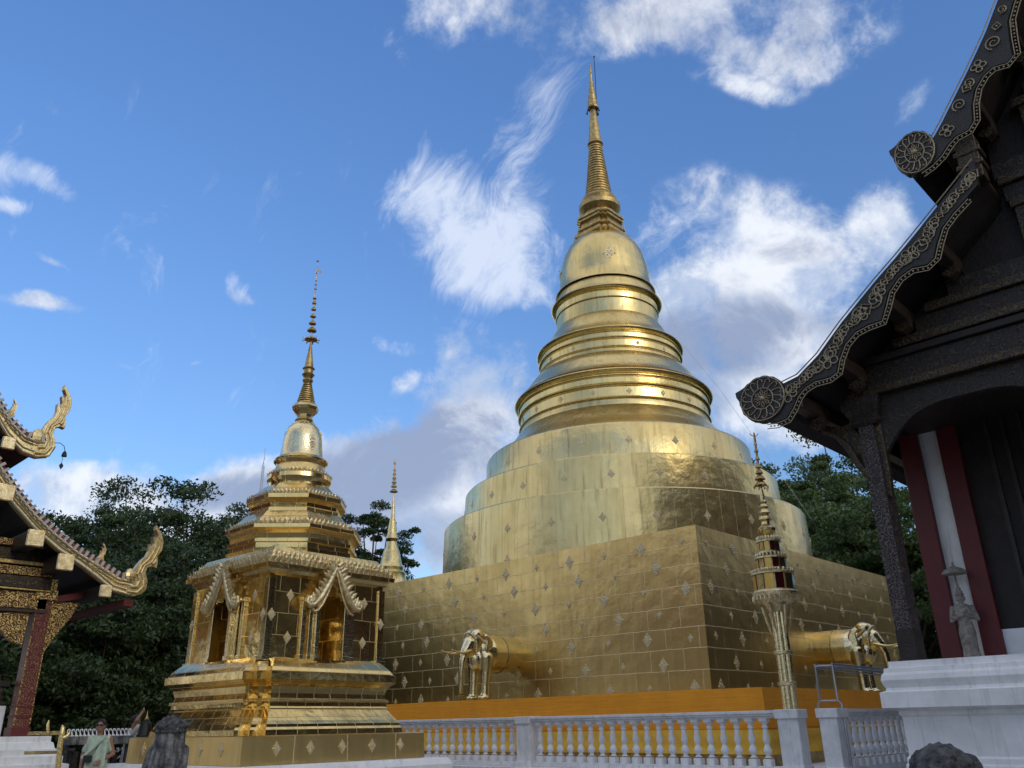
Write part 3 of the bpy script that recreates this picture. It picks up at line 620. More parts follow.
t2 = [(.91, 5.38), (.90, 5.52), (.86, 5.55), (.87, 5.62), (.91, 5.67), (.95, 5.71), (.95, 5.79), (.88, 5.85), (.75, 5.97), (.65, 6.08)]
o = MB(); o.plan(SC, t2, octo, RT); o.build('octagonal_tier', GS, sm)
q = MB(); petals(q, wpoly(octo, .93), 5.76, .09, .07, .5); petals(q, wpoly(octo, .86), 5.82, .10, .075, .2); q.build('petal_frieze', M['gold_relief'], sm)
t3 = [(.62, 6.0), (.61, 6.14), (.63, 6.2), (.66, 6.25), (.66, 6.34), (.61, 6.38), (.54, 6.48), (.50, 6.58), (.52, 6.63), (.56, 6.67), (.565, 6.70), (.54, 6.73), (.47, 6.78)]
o = MB(); o.lathe(SC, t3, 48); o.build('round_tier', GS, sm, smooth=24)
q = MB(); petals(q, wpoly(ngon(24), .64), 6.32, .08, .07, .5); petals(q, wpoly(ngon(24), .59), 6.37, .08, .06, .2); q.build('petal_frieze', M['gold_relief'], sm)
o = MB(); o.lathe(SC, [(.47, 6.76), (.445, 6.85), (.425, 7.0), (.405, 7.2), (.38, 7.34), (.33, 7.45), (.25, 7.54), (.2, 7.58), (.16, 7.62)], 48); o.build('bell', M['gold_bright'], sm, smooth=40)
q = MB()
for k in range(8): a = PI/4*k; q.tube([rotp(.24*math.cos(a-.3), .24*math.sin(a-.3), 7.56), rotp(.40*math.cos(a), .40*math.sin(a), 7.32), rotp(.24*math.cos(a+.3), .24*math.sin(a+.3), 7.56)], .012, 6)
q.build('bell_garland', M['gold_relief'], sm)
o = MB(); o.plan(SC, [(.17, 7.58), (.19, 7.64), (.15, 7.70), (.16, 7.76), (.20, 7.80), (.25, 7.86), (.27, 7.93), (.25, 7.98), (.20, 8.03)], octo, RT); o.build('throne', M['gold_trim'], sm)
pr = []
for i in range(9):
    z_ = 8.02+i*.055; r_ = .20-.11*i/9; pr += [(r_*.82, z_), (r_, z_+.012), (r_, z_+.035), (r_*.82, z_+.045)]
pr += [(.09, 8.52), (.12, 8.58), (.09, 8.63), (.11, 8.68), (.14, 8.72), (.10, 8.76), (.10, 8.84), (.135, 8.87), (.10, 8.9), (.06, 9.2), (.02, 9.5)]
o = MB(); o.lathe(SC, pr, 24); o.build('ringed_spire', M['gold_old'], sm, smooth=24)
q = MB(); q.tube([SC+Vector((0, 0, 9.45)), SC+Vector((0, 0, 11.66))], [.016, .008], 6)
for z_, r_, h in ((9.58, .13, .10), (9.80, .095, .12), (9.98, .075, .10), (10.16, .062, .10), (10.34, .052, .10), (10.5, .045, .09), (10.63, .04, .07), (10.88, .028, .05), (10.99, .024, .04), (11.1, .02, .035), (11.3, .018, .03), (11.62, .025, .05)):
    q.lathe(SC+Vector((0, 0, z_)), [(r_*.5, h*.7), (r_, h*.35), (r_*1.12, 0), (r_*.9, -.01), (r_*.3, 0)], 12)
for k in range(8): a = PI/4*k; q.tube([SC+Vector((.13*math.cos(a), .13*math.sin(a), 9.58)), SC+Vector((.19*math.cos(a), .19*math.sin(a), 9.56)), SC+Vector((.2*math.cos(a), .2*math.sin(a), 9.62))], [.012, .012, .004], 5)
q.box((SC.x, SC.y-.004, 11.36), (SC.x+.12, SC.y+.004, 11.41)); q.build('tiered_umbrella', M['gold_old'], sm)
q = MB()
for k in range(4):
    c4, s4 = math.cos(PI/2*k), math.sin(PI/2*k)
    def df(y, z_, s, ho=H): 
        p = rotp(ho*c4-y*s4, ho*s4+y*c4, z_); nn = rotp(c4, s4)-rotp(0, 0); uu = rotp(-s4, c4)-rotp(0, 0); q = MB(); diamond(q, p, uu, (0, 0, 1), nn, s); q.build('diamond_ornament', M['diamond'], sm)
    for y in (-.85, .85):
        df(y, 3.72, .17, H+.005); df(y, 2.98, .17, H+.005)
    for y in (-1.24, 1.24): df(y, 3.35, .17, H+.05)
    for i in range(5): df(-1.3+.66*i, 1.17, .17, 1.945)
# image standing in the right-hand niche
def figure_standing(name, loc, h, mt, label, cat, rz=0, praying=False, crown=True):
    t = thing(name, loc, label, cat); t.rotation_euler = (0, 0, rz); t['_o'] = (0, 0, 0); q = MB(); k = h
    q.loft([[(rx*k*math.cos(2*PI*j/18), ry*k*math.sin(2*PI*j/18), z_*k) for j in range(18)] for z_, rx, ry in ((0, .10, .12), (.03, .10, .125), (.25, .075, .10), (.45, .085, .11), (.55, .075, .095), (.62, .07, .085), (.72, .085, .115), (.80, .07, .13), (.84, .04, .06))])
    q.ell((0, 0, .915*k), (.055*k, .05*k, .068*k)); q.cap((0, 0, .8*k), (0, 0, .88*k), .035*k, .03*k)
    for s in (-1, 1):
        if praying: q.chain([(0, .125*k*s, .79*k), (.02*k, .165*k*s, .62*k), (.10*k, .02*k*s, .69*k), (.115*k, .012*k*s, .76*k)], [.034*k, .028*k, .022*k, .012*k])
        else: q.chain([(0, .125*k*s, .79*k), (.0, .15*k*s, .62*k), (.03*k, .135*k*s, .45*k)], [.034*k, .028*k, .02*k])
        q.ell((.0, .06*k*s, .91*k), (.012*k, .01*k, .03*k)); q.cap((.04*k, .05*k*s, .01*k), (.09*k, .05*k*s, .01*k), .03*k, .025*k)
    q.ell((.055*k, 0, .91*k), (.01*k, .01*k, .016*k)); q.build('body', mt, t, voxel=.012*h)
    if crown: q = MB(); q.lathe((0, 0, 0), [(.055*k, .955*k), (.06*k, .97*k), (.045*k, .99*k), (.048*k, 1.01*k), (.032*k, 1.03*k), (.034*k, 1.05*k), (.018*k, 1.08*k), (.004*k, 1.16*k)], 12); q.build('crown', mt, t, smooth=30)
    return t
for k, nm in ((3, 'gilded standing image in the right-hand niche of the small golden chedi'), (2, 'gilded standing image in the left-hand niche of the small golden chedi')):
    a = PI/2*k+RT; p = rotp(math.cos(PI/2*k)*.86, math.sin(PI/2*k)*.86, 2.625); figure_standing('niche_statue', p, .92, M['gold_trim'], nm, 'statue', a)
# far satellite chedi behind the corner of the great base
p = atd(390, 590, 47); SX = Vector((p[0], p[1], 0))
sf = thing('satellite_chedi', (SX.x, SX.y, 0), 'slender distant golden chedi spire peeping over the left end of the great base', 'stupa')
k = 47/45
o = MB(); o.plan(SX, [(2.0, 0), (2.0, 6.3), (1.4, 6.6), (1.4, 7.5), (1.6, 7.6), (1.6, 7.8)], square, 0); o.build('base', M['gold_trim'], sf)
zb = lambda y: float(atd(392, y, 47)[2])
pr = [(1.5, 7.7), (.9, zb(583)), (.85, zb(578)), (.88, zb(574)), (.72, zb(571)), (.74, zb(568)), (.60, zb(564)), (.55, zb(560)), (.45, zb(552)), (.3, zb(545)), (.26, zb(542)), (.36, zb(539)), (.30, zb(535)), (.24, zb(532)), (.26, zb(530)), (.14, zb(518)), (.11, zb(514)), (.09, zb(505)), (.03, zb(493))]
o = MB(); o.lathe(SX, pr, 24); o.build('bell_and_spire', M['gold_trim'], sf, smooth=30)
q = MB(); q.tube([(SX.x, SX.y, zb(494)), (SX.x, SX.y, zb(460))], [.04, .02], 6)
for y, r_ in ((492, .22), (487, .16), (483, .13), (479, .11), (475, .09), (471, .07), (464, .07)): q.lathe((SX.x, SX.y, zb(y)), [(r_*.5, .16), (r_, .06), (r_*1.1, 0), (.02, .0)], 10)
q.build('tiered_umbrella', M['gold_old'], sf)
# ================================================================== white balustrade
def bal_profile(k=1.0):
    return [(.085, 0), (.085, .17), (.05, .19), (.04, .21), (.075, .26), (.085, .31), (.06, .36), (.038, .40), (.062, .45), (.072, .50), (.056, .58), (.042, .68), (.06, .70), (.06, .73), (.04, .75), (.06, .79), (.078, .83), (.078, .90)]
def sqlathe(q, c, prof):      # turned baluster with square foot and head
    q.loft([[(c[0]+s_*math.cos(PI/4+PI/2*j), c[1]+s_*math.sin(PI/4+PI/2*j), c[2]+z_) for j in range(4)] for s_, z_ in ((.115, 0), (.115, .13), (.10, .15))])
    q.lathe(c, [(r_, z_) for r_, z_ in prof if .13 < z_ < .86], 14)
    q.loft([[(c[0]+s_*math.cos(PI/4+PI/2*j), c[1]+s_*math.sin(PI/4+PI/2*j), c[2]+z_) for j in range(4)] for s_, z_ in ((.09, .80), (.115, .82), (.115, .90))])
def balustrade(org, axis, length, label, z0=.56, skip_end=False, post_every=None, posts=()):
    t = thing('balustrade', org, label, 'balustrade', 'white balustrades round the great chedi')
    def bx(q, a0, a1, w, z_a, z_b):
        if axis == 'y': q.box((org[0]-w, org[1]+a0, z_a), (org[0]+w, org[1]+a1, z_b))
        else: q.box((org[0]+a0, org[1]-w, z_a), (org[0]+a1, org[1]+w, z_b))
    q = MB(); bx(q, 0, length, .13, z0, z0+.07); bx(q, 0, length, .10, z0+.07, z0+.10); q.build('bottom_rail', M['white2'], t, bevel=.006)
    q = MB(); bx(q, 0, length, .09, z0+.955, z0+.99); bx(q, 0, length, .125, z0+.99, z0+1.03); bx(q, 0, length, .15, z0+1.03, z0+1.09); q.build('top_rail', M['white2'], t, bevel=.008)
    for p0 in posts:
        q = MB()
        bx(q, p0, p0+.42, .17, z0-.01, z0+.955); bx(q, p0-.02, p0+.44, .20, z0-.01, z0+.12); bx(q, p0-.03, p0+.45, .21, z0+.935, z0+1.10)
        q.build('post', M['white2'], t, bevel=.01)
    proto = None; n = int(length/.31)
    for i in range(n):
        a = .31*i+.16
        if any(p0-.07 < a < p0+.49 for p0 in posts): continue
        if proto is None:
            q = MB(); sqlathe(q, (0, 0, 0), bal_profile()); proto = q.build('baluster', M['white2'], None, smooth=40, off=(0, 0, 0)); proto.parent = t; o = proto
        else: o = proto.copy(); COL.objects.link(o); o.parent = t
        o.location = ((0, a, z0+.08) if axis == 'y' else (a, 0, z0+.08))
        o.location.z -= org[2]
    return t
balustrade((16.0, 7.84, 0), 'y', 24.6, 'long white balustrade running across in front of the orange cloth', posts=(0.0, float(onx(529, 740, 15.83)[1])-7.84, 2*(float(onx(529, 740, 15.83)[1])-7.84)))
balustrade((15.82, 7.25, 0), 'x', 24, 'white balustrade receding behind the tall white plinth of the dark wooden hall', posts=(0.0, 7.5))
q = MB(); q.box((15.70, 7.82, 0), (16.249, 35, .40)); q.box((15.62, 7.82, .40), (16.249, 35, .47)); q.box((15.55, 7.82, .47), (16.249, 35, .557))
q.box((15.6, 6.9, 0), (34, 7.499, .557)); 
set_tags(q.build('kerb_wall', M['white'], bevel=.008), 'low moulded white kerb wall carrying the balustrades', 'wall')
# steel handrail frame at the gap
def frame(label):
    t = thing('handrail', (16.6, 7.3, .55), label, 'handrail'); q = MB(); Xf = 16.1
    a = onx(815, 665, Xf); b_ = onx(832, 664, Xf); ya, yb = float(a[1]), float(b_[1]); zt = float(a[2])
    zf = lambda y: float(onx(823, y, Xf)[2])
    for s, y, o_, nm in ((1, ya, .05, 0), (-1, yb, -.07, 1)):
        q.tube([(Xf, y, zt+.02), (Xf, y, zf(701)), (Xf, y+o_, zf(704)), (Xf, y+o_, .05)], .024, 8)
    q.build('post', M['steel'], t, smooth=50)
    q = MB(); q.tube([(Xf, ya, zt-.03), (Xf, yb, zt-.03)], .022, 8); q.tube([(Xf, ya, zf(701)), (Xf, yb, zf(701))], .02, 8); q.build('crossbar', M['steel'], t, smooth=50)
    q = MB()
    for y in (ya, yb):
        q.tube([(Xf, y, zt), (Xf+3.2, y, zt-.03), (Xf+3.3, y, zt-.2), (Xf+3.3, y, .3)], .022, 8); q.tube([(Xf, y, zt-.055), (Xf+3.2, y, zt-.10)], .014, 8)
    q.build('rail', M['steel'], t, smooth=50)
frame('grey steel tube handrail standing at the gap in the white balustrade')
# ================================================================== tall ceremonial umbrella lantern
def lantern():
    P0 = atd(797, 745, 19); BX, BY = float(P0[0]), float(P0[1]); 
    ax = (16.98, 8.53)
    t = thing('ceremonial_umbrella', (ax[0], ax[1], .55), 'tall golden tiered ceremonial umbrella on a banded pole beside the chedi corner', 'ceremonial umbrella')
    c = (ax[0], ax[1], 0); Z = lambda y: float(atd(776, y, 19)[2])
    q = MB()
    for k in range(6): a = PI/3*k+.3; q.tube([(c[0]+.10*math.cos(a), c[1]+.10*math.sin(a), .55), (c[0]+.09*math.cos(a), c[1]+.09*math.sin(a), Z(606))], .07, 12)
    q.tube([(c[0], c[1], .55), (c[0], c[1], Z(606))], .08, 12); q.build('pole', M['gold_bright'], t, smooth=40)
    for y in (653, 684): q = MB(); q.lathe((c[0], c[1], Z(y)), [(.17, -.04), (.19, -.03), (.19, .03), (.17, .04)], 18); q.build('band', M['gold_relief'], t, smooth=30)
    q = MB(); q.lathe(c, [(.20, Z(612)), (.26, Z(606)), (.40, Z(600)), (.46, Z(597)), (.47, Z(593)), (.44, Z(591))], 32); 
    for k in range(28): a = 2*PI*k/28; q.tube([(c[0]+.45*math.cos(a), c[1]+.45*math.sin(a), Z(596)), (c[0]+.46*math.cos(a), c[1]+.46*math.sin(a), Z(596)-.09), (c[0]+.44*math.cos(a), c[1]+.44*math.sin(a), Z(596)-.15)], [.035, .03, .004], 5)
    for k in range(6): a = PI/3*k; q.tube([(c[0]+.14*math.cos(a), c[1]+.18*math.sin(a), Z(636)), (c[0]+.24*math.cos(a), c[1]+.24*math.sin(a), Z(622)), (c[0]+.30*math.cos(a), c[1]+.30*math.sin(a), Z(606))], [.012, .03, .04], 6)
    q.build('fringed_collar', M['gold_relief'], t)
    gl = [M['glass_y'], M['glass_r'], M['gold_bright'], M['glass_g'], M['glass_y'], M['gold_old']]
    for r_, ya, yb in ((.42, 591, 575), (.31, 569, 559), (.235, 552, 542)):
        for k in range(12):
            a0, a1 = 2*PI*k/12+.05, 2*PI*(k+1)/12-.05; q = MB()
            q.loft([[(c[0]+rr*math.cos(a), c[1]+rr*math.sin(a), z_) for rr, a in ((r_-.03, a0), (r_, a0), (r_, a1), (r_-.03, a1))] for z_ in (Z(ya), Z(yb))]); q.build('mirror_panel', gl[k % 6], t)
        q = MB(); q.lathe(c, [(r_-.035, Z(ya)-.01), (r_-.035, Z(yb)+.01)], 24)
        q.lathe(c, [(r_-.03, Z(yb)-.005), (r_+.03, Z(yb)), (r_+.03, Z(yb)+.035), (r_-.02, Z(yb)+.05), (r_-.11, Z(yb)+.10)], 32); q.lathe(c, [(r_-.03, Z(ya)-.04), (r_+.03, Z(ya)-.03), (r_+.03, Z(ya)+.005), (r_-.02, Z(ya)+.015)], 32)
        for k in range(24): a = 2*PI*k/24; q.ell((c[0]+(r_+.0)*math.cos(a), c[1]+(r_+.0)*math.sin(a), Z(yb)+.075), (.028, .028, .05), nu=6, nv=5)
        q.build('tier_frame', M['gold_relief'], t, smooth=30)
    pr = [(.16, Z(543)), (.10, Z(538)), (.08, Z(535)), (.18, Z(531)), (.19, Z(528)), (.10, Z(524)), (.09, Z(521)), (.15, Z(519)), (.13, Z(516)), (.08, Z(514)), (.12, Z(512)), (.07, Z(508)), (.10, Z(506)), (.06, Z(503)), (.08, Z(501)), (.05, Z(499)), (.055, Z(496)), (.022, Z(486)), (.02, Z(450)), (.012, Z(432))]
    q = MB(); q.lathe(c, pr, 24); q.build('spire', M['gold_trim'], t, smooth=30)
    q = MB()
    for y, r_ in ((484, .13), (478, .11), (472, .08), (466, .065), (458, .05), (450, .045), (443, .035)): q.lathe((c[0], c[1], Z(y)), [(r_*.5, .10), (r_*.85, .05), (r_*1.1, 0), (.02, 0)], 12)
    q.tube([(c[0], c[1], Z(487)), (c[0], c[1], Z(432))], .028, 6)
    for k in range(8): a = PI/4*k; q.tube([(c[0]+.13*math.cos(a), c[1]+.13*math.sin(a), Z(484)), (c[0]+.17*math.cos(a), c[1]+.17*math.sin(a), Z(484)-.05)], [.01, .016], 5)
    z_ = Z(432); q.tube([(c[0]+.07, c[1]-.07, z_+.02), (c[0]+.04, c[1]-.04, z_-.03), (c[0], c[1], z_-.05), (c[0]-.04, c[1]+.04, z_-.03), (c[0]-.07, c[1]+.07, z_+.02)], .01, 5); q.ell((c[0], c[1], z_+.03), .02)
    q.build('tiered_umbrella', M['gold_old'], t)
lantern()
# ================================================================== dark wooden hall on the right
rh = thing('wooden_hall', (14.2, 4.7, 0), 'dark carved wooden temple hall with curling bargeboards on a white plinth at the right', 'temple hall')
XB = 13.05; XC = 14.18; YR = -3.0
def mir(pts): return [(2*YR-y, z_) for y, z_ in pts]
def tr(pts, X): return [tuple(map(float, onx(x, y, X)[1:])) for x, y in pts]
# plinth
pl_y = float(onx(889, 664, 13.75)[1]); PZ = 2.27
q = MB()
prof = [(0, PZ), (0, PZ-.09), (.06, PZ-.10), (.07, PZ-.16), (.10, PZ-.20), (.115, PZ-.27), (.09, PZ-.35), (.07, PZ-.38), (.08, PZ-.42), (.15, PZ-.44), (.15, PZ-.66), (-.02, PZ-.70), (-.02, PZ-.76), (-.05, PZ-.79), (-.05, PZ-1.32), (-.02, PZ-1.35), (-.02, PZ-1.42), (.0, PZ-1.44), (.0, PZ-1.50), (.08, PZ-1.55), (.12, PZ-1.63), (.12, PZ-1.72), (.17, PZ-1.74), (.17, PZ-1.95), (.24, PZ-1.97), (.24, 0)]
q.loft([[(13.72-o_, 2*YR-pl_y-o_, z_), (44+o_, 2*YR-pl_y-o_, z_), (44+o_, pl_y+o_, z_), (13.72-o_, pl_y+o_, z_)] for o_, z_ in prof]); q.build('plinth', M['white'], rh, smooth=20)
# columns
def column(y0, y1, X, dx, ztop, name='column'):
    q = MB(); q.box((X, y0, PZ), (X+dx, y1, ztop-.45)); q.build(name, M['carve_col'], rh)
    q = MB(); q.box((X-.008, y0-.008, PZ), (X+dx+.008, y1+.008, PZ+.5)); q.box((X-.03, y0-.03, PZ), (X+dx+.03, y1+.03, PZ+.06)); q.build('column_base', M['wood'], rh, bevel=.01)
    q = MB(); q.plan((X+dx/2, (y0+y1)/2, 0), [(dx/2+.02, ztop-.5), (dx/2+.06, ztop-.45), (dx/2+.04, ztop-.35), (dx/2+.12, ztop-.18), (dx/2+.13, ztop)], square, 0); q.build('capital', M['carve_wood'], rh)
c0 = float(onx(918, 661, XC)[1]); c1 = float(onx(901, 661, XC)[1]); CZ = float(onx(868, 397, XC)[2])
column(c0, c1, XC, .40, CZ); column(1.45, 1.85, XC, .40, CZ); column(2*YR-1.85, 2*YR-1.45, XC, .40, CZ); column(2*YR-c1, 2*YR-c0, XC, .40, CZ)
# beams over the columns, carved bands, gable wall
ZB = CZ
def band(y0, y1, z0, z1, d, m_, nm='beam'):
    q = MB(); q.box((XC-d, y0, z0), (XC+.30, y1, z1)); q.build(nm, M[m_], rh, bevel=.012)
ya, yb = 2*YR-c1-.1, c1+.1
band(ya, yb, ZB+.003, ZB+.16, .06, 'carve_band'); band(ya, yb, ZB+.165, ZB+.55, .0, 'carve_wood'); band(ya-.1, yb+.1, ZB+.555, ZB+.68, .08, 'wood')
# arched lintel board hanging under the beam
def arch(y0, y1):
    n = 24; pts = [(y0, ZB), (y1, ZB)]
    inner = []
    for i in range(n+1):
        t = i/n; y = y1+(y0-y1)*t; u = abs(2*t-1)
        inner.append((y, ZB-.34-.85*u**3.2))
    q = MB(); q.prism([(y1, ZB)]+inner+[(y0, ZB)], 'x', XC+.10, XC+.22); q.build('arched_lintel', M['carve_wood'], rh)
arch(1.85, c0); arch(2*YR-1.45+.0, 1.45); arch(2*YR-c0, 2*YR-1.85)
# lower roof profile and upper roof profile (front edge traced on the plane of the bargeboards)
low_up = tr([(780, 385), (798, 376), (818, 355), (841, 323), (858, 302), (876, 280), (896, 257), (915, 234), (935, 209), (955, 184), (974, 160)], XB)
low_dn = tr([(978, 184), (966, 198), (952, 213), (941, 228), (936, 244), (933, 258), (927, 264), (912, 267), (898, 277), (888, 292), (884, 308), (881, 320), (868, 324), (855, 331), (844, 344), (838, 360), (836, 372), (830, 376), (815, 380), (804, 387), (797, 396), (792, 408), (787, 417), (778, 421), (768, 422)], XB)
up_up = tr([(930, 143), (936, 133), (942, 122), (948, 110), (957, 92), (967, 72), (976, 53), (986, 31), (997, 2)], XB)
lastd = (up_up[-1][0]-up_up[-3][0], up_up[-1][1]-up_up[-3][1])
apex = (YR, up_up[-1][1]+lastd[1]/abs(lastd[0])*abs(up_up[-1][0]-YR)*1.0)
print(c1-c0,'W')
up_up.append(((up_up[-1][0]+YR)/2, (up_up[-1][1]+apex[1])/2-.12)); up_up.append(apex)
up_dn = tr([(1022, -22), (1012, 4), (1007, 22), (1009, 40), (1012, 56), (1007, 62), (993, 66), (982, 76), (974, 90), (971, 106), (972, 122), (968, 129), (955, 136), (947, 145), (940, 156), (931, 165), (921, 172)], XB)
up_dn = [(YR, apex[1]-.55)]+up_dn
def curl(cx_, cy_, r_, tip, X):
    """round fern-like curl at the foot of a bargeboard, with a beak"""
    c = onx(cx_, cy_, X); rr = r_*float(np.linalg.norm(onx(cx_+1, cy_, X)-onx(cx_, cy_, X)))/1.0
    rr = abs(float(onx(cx_-r_, cy_, X)[1]-c[1])); rz_ = abs(float(onx(cx_, cy_-r_, X)[2]-c[2]))
    return (float(c[1]), float(c[2])), (rr, rz_)
def curl_poly(c, r_, X, n=40, beak=PI*.86):
    pts = []
    for i in range(n):
        a = 2*PI*i/n; k_ = 1+.28*math.exp(-((a-(PI-beak))/.22)**2); w = 1+.02*math.cos(14*a)
        pts.append((c[0]+r_[0]*k_*w*math.cos(a), c[1]+r_[1]*k_*w*math.sin(a)))
    return pts
def bargeboard(up, dn, cl, nm, mirror=False):
    f = (lambda p: (2*YR-p[0], p[1])) if mirror else (lambda p: p)
    q = MB(); q.prism([f(p) for p in (up+dn)], 'x', XB, XB+.11); o = q.build('bargeboard', M['carve_barge'], rh)
    q = MB(); cc, rr = cl
    cp = [f(p) for p in curl_poly(cc, rr, XB)]
    q.prism(cp, 'x', XB-.02, XB+.13); oc = q.build('curl', M['carve_barge'], o)
    # gilded carving: beaded hem, flower bosses, scrolls
    q = MB(); Xg = XB-.015
    def line(pts, ins, r_, bead=False):
        P2 = [Vector((0, *f(p))) for p in pts]; ctr = Vector((0, *f((sum(p[0] for p in up)/len(up), sum(p[1] for p in up)/len(up)))))
        out = []
        for i in range(len(P2)):
            d = (P2[min(i+1, len(P2)-1)]-P2[max(0, i-1)]).normalized(); nrm = Vector((0, -d.z, d.y))*(-1 if mirror else 1)*ins
            out.append(P2[i]+nrm)
        if not bead: q.tube([(Xg, p.y, p.z) for p in out], r_, 5)
        else:
            for a, b_ in zip(out[:-1], out[1:]):
                ln = (b_-a).length; k_ = max(1, int(ln/.06))
                for j in range(k_):
                    p = a+(b_-a)*(j/k_); q.ell((Xg, p.y, p.z), r_, nu=6, nv=4)
    dn2 = dn[1:]
    line(dn2, -.045, .010); line(dn2, -.085, .017, True); line(dn2, -.125, .009); line(up, -.035, .012)
    # mid line flowers
    import itertools
    U = [Vector(f(p)) for p in up[::-1]]; Dn = [Vector(f(p)) for p in dn]
    def samp(pl, t):
        ls = [(b_-a).length for a, b_ in zip(pl[:-1], pl[1:])]; T = sum(ls)*t
        for a, b_, l_ in zip(pl[:-1], pl[1:], ls):
            if T <= l_: return a+(b_-a)*(T/l_)
            T -= l_
        return pl[-1]
    n = 22 if len(dn) > 20 else 18
    mid = []
    for i in range(n*4+1):
        t = i/(n*4); u_ = samp(U, t); 
        # nearest point of the hem below this place
        d_ = min((samp(Dn, min(1, max(0, t+e))) for e in (-.08, -.04, 0, .04, .08)), key=lambda p: (p-u_).length)
        mid.append((u_*.52+d_*.48, (u_-d_).length))
    for i in range(2, n*4-1, 4):
        c_, wd = mid[i]; s_ = min(.30, wd*.32)*(1.15 if (i//4) % 2 else .72)
        dd = (mid[min(i+1, len(mid)-1)][0]-mid[i-1][0]).normalized(); nn = Vector((-dd.y, dd.x))
        pt = lambda a, b_: (Xg, c_.x+dd.x*a+nn.x*b_, c_.y+dd.y*a+nn.y*b_)
        if (i//4) % 2:
            for k_ in range(4):
                a0 = PI/2*k_+PI/4; cx2, cy2 = s_*.52*math.cos(a0), s_*.52*math.sin(a0)
                q.tube([pt(cx2+s_*.36*math.cos(2*PI*j/10), cy2+s_*.36*math.sin(2*PI*j/10)) for j in range(11)], .011, 5)
            q.ell(pt(0, 0), s_*.16, nu=8, nv=5)
        else:
            q.tube([pt(s_*math.cos(PI/2*j), s_*math.sin(PI/2*j)) for j in range(5)], .012, 5); q.ell(pt(0, 0), s_*.3, nu=8, nv=5)
    for i in range(4, n*4-1, 4):
        c_, wd = mid[i]; s_ = min(.26, wd*.30); dd = (mid[i][0]-mid[i-2][0]).normalized(); nn = Vector((-dd.y, dd.x)); sg = 1 if (i//4) % 2 else -1
        pts = []
        for j in range(22):
            a = j/21*3.3*PI; rr_ = s_*(1-.82*j/21); pts.append((Xg, c_.x+dd.x*rr_*math.cos(a)+nn.x*sg*rr_*math.sin(a), c_.y+dd.y*rr_*math.cos(a)+nn.y*sg*rr_*math.sin(a)))
        q.tube(pts, [.013-.006*j/21 for j in range(22)], 5)
    q.build('gilt_carving', M['gilt_thin'], o)
    q = MB(); Xg = XB-.03; c_ = f(cc)
    cir_ = lambda k_, n_=40: [(Xg, c_[0]+rr[0]*k_*math.cos(2*PI*j/n_), c_[1]+rr[1]*k_*math.sin(2*PI*j/n_)) for j in range(n_+1)]
    for k_ in (.94, .46): q.tube(cir_(k_), .011, 5)
    q.ell((Xg, c_[0], c_[1]), .05)
    for j in range(14):
        a = 2*PI*j/14; pts = [(Xg, c_[0]+rr[0]*k_*math.cos(a+w_), c_[1]+rr[1]*k_*math.sin(a+w_)) for k_, w_ in ((.46, -.02), (.62, .03), (.8, .10), (.88, .22), (.82, .34), (.74, .36))]; q.tube(pts, .010, 5)
    for j in range(8):
        a = 2*PI*j/8; q.tube([(Xg, c_[0]+rr[0]*k_*math.cos(a+w_), c_[1]+rr[1]*k_*math.sin(a+w_)) for k_, w_ in ((.12, 0), (.28, .22), (.40, 0), (.28, -.22), (.12, 0))], .010, 5)
    q.build('gilt_carving', M['gilt_thin'], oc)
cl1 = curl(763, 399, 23, None, XB); cl2 = curl(915, 153, 22, None, XB)
for mi in (False, True):
    bargeboard(low_up, low_dn, cl1, 'low', mi); bargeboard(up_up, up_dn, cl2, 'up', mi)
def slab(up, y_end, Xa, Xb, th, dz, m_, nm):
    for mi in (False, True):
        f = (lambda p: (2*YR-p[0], p[1])) if mi else (lambda p: p)
        top = [(p[0], p[1]-dz) for p in up]; bot = [(p[0]-.02, p[1]-dz-th) for p in up][::-1]
        q = MB(); q.prism([f(p) for p in top+bot], 'x', Xa, Xb); q.build(nm, M[m_], rh)
e0 = low_up[0]; low_roof = [(e0[0]+.42, e0[1]-.30), (e0[0]+.2, e0[1]-.18)]+low_up
e1 = up_up[0]; up_roof = [(e1[0]+.40, e1[1]-.30), (e1[0]+.18, e1[1]-.14)]+up_up
slab(low_roof, 0, XB+.112, 44, .10, .03, 'tile', 'roof_tiles'); slab(low_roof, 0, XB+.114, 43.9, .06, .133, 'wood', 'roof_boarding')
slab(up_roof, 0, XB+.112, 44, .10, .03, 'tile', 'roof_tiles'); slab(up_roof, 0, XB+.114, 43.9, .06, .133, 'wood', 'roof_boarding')
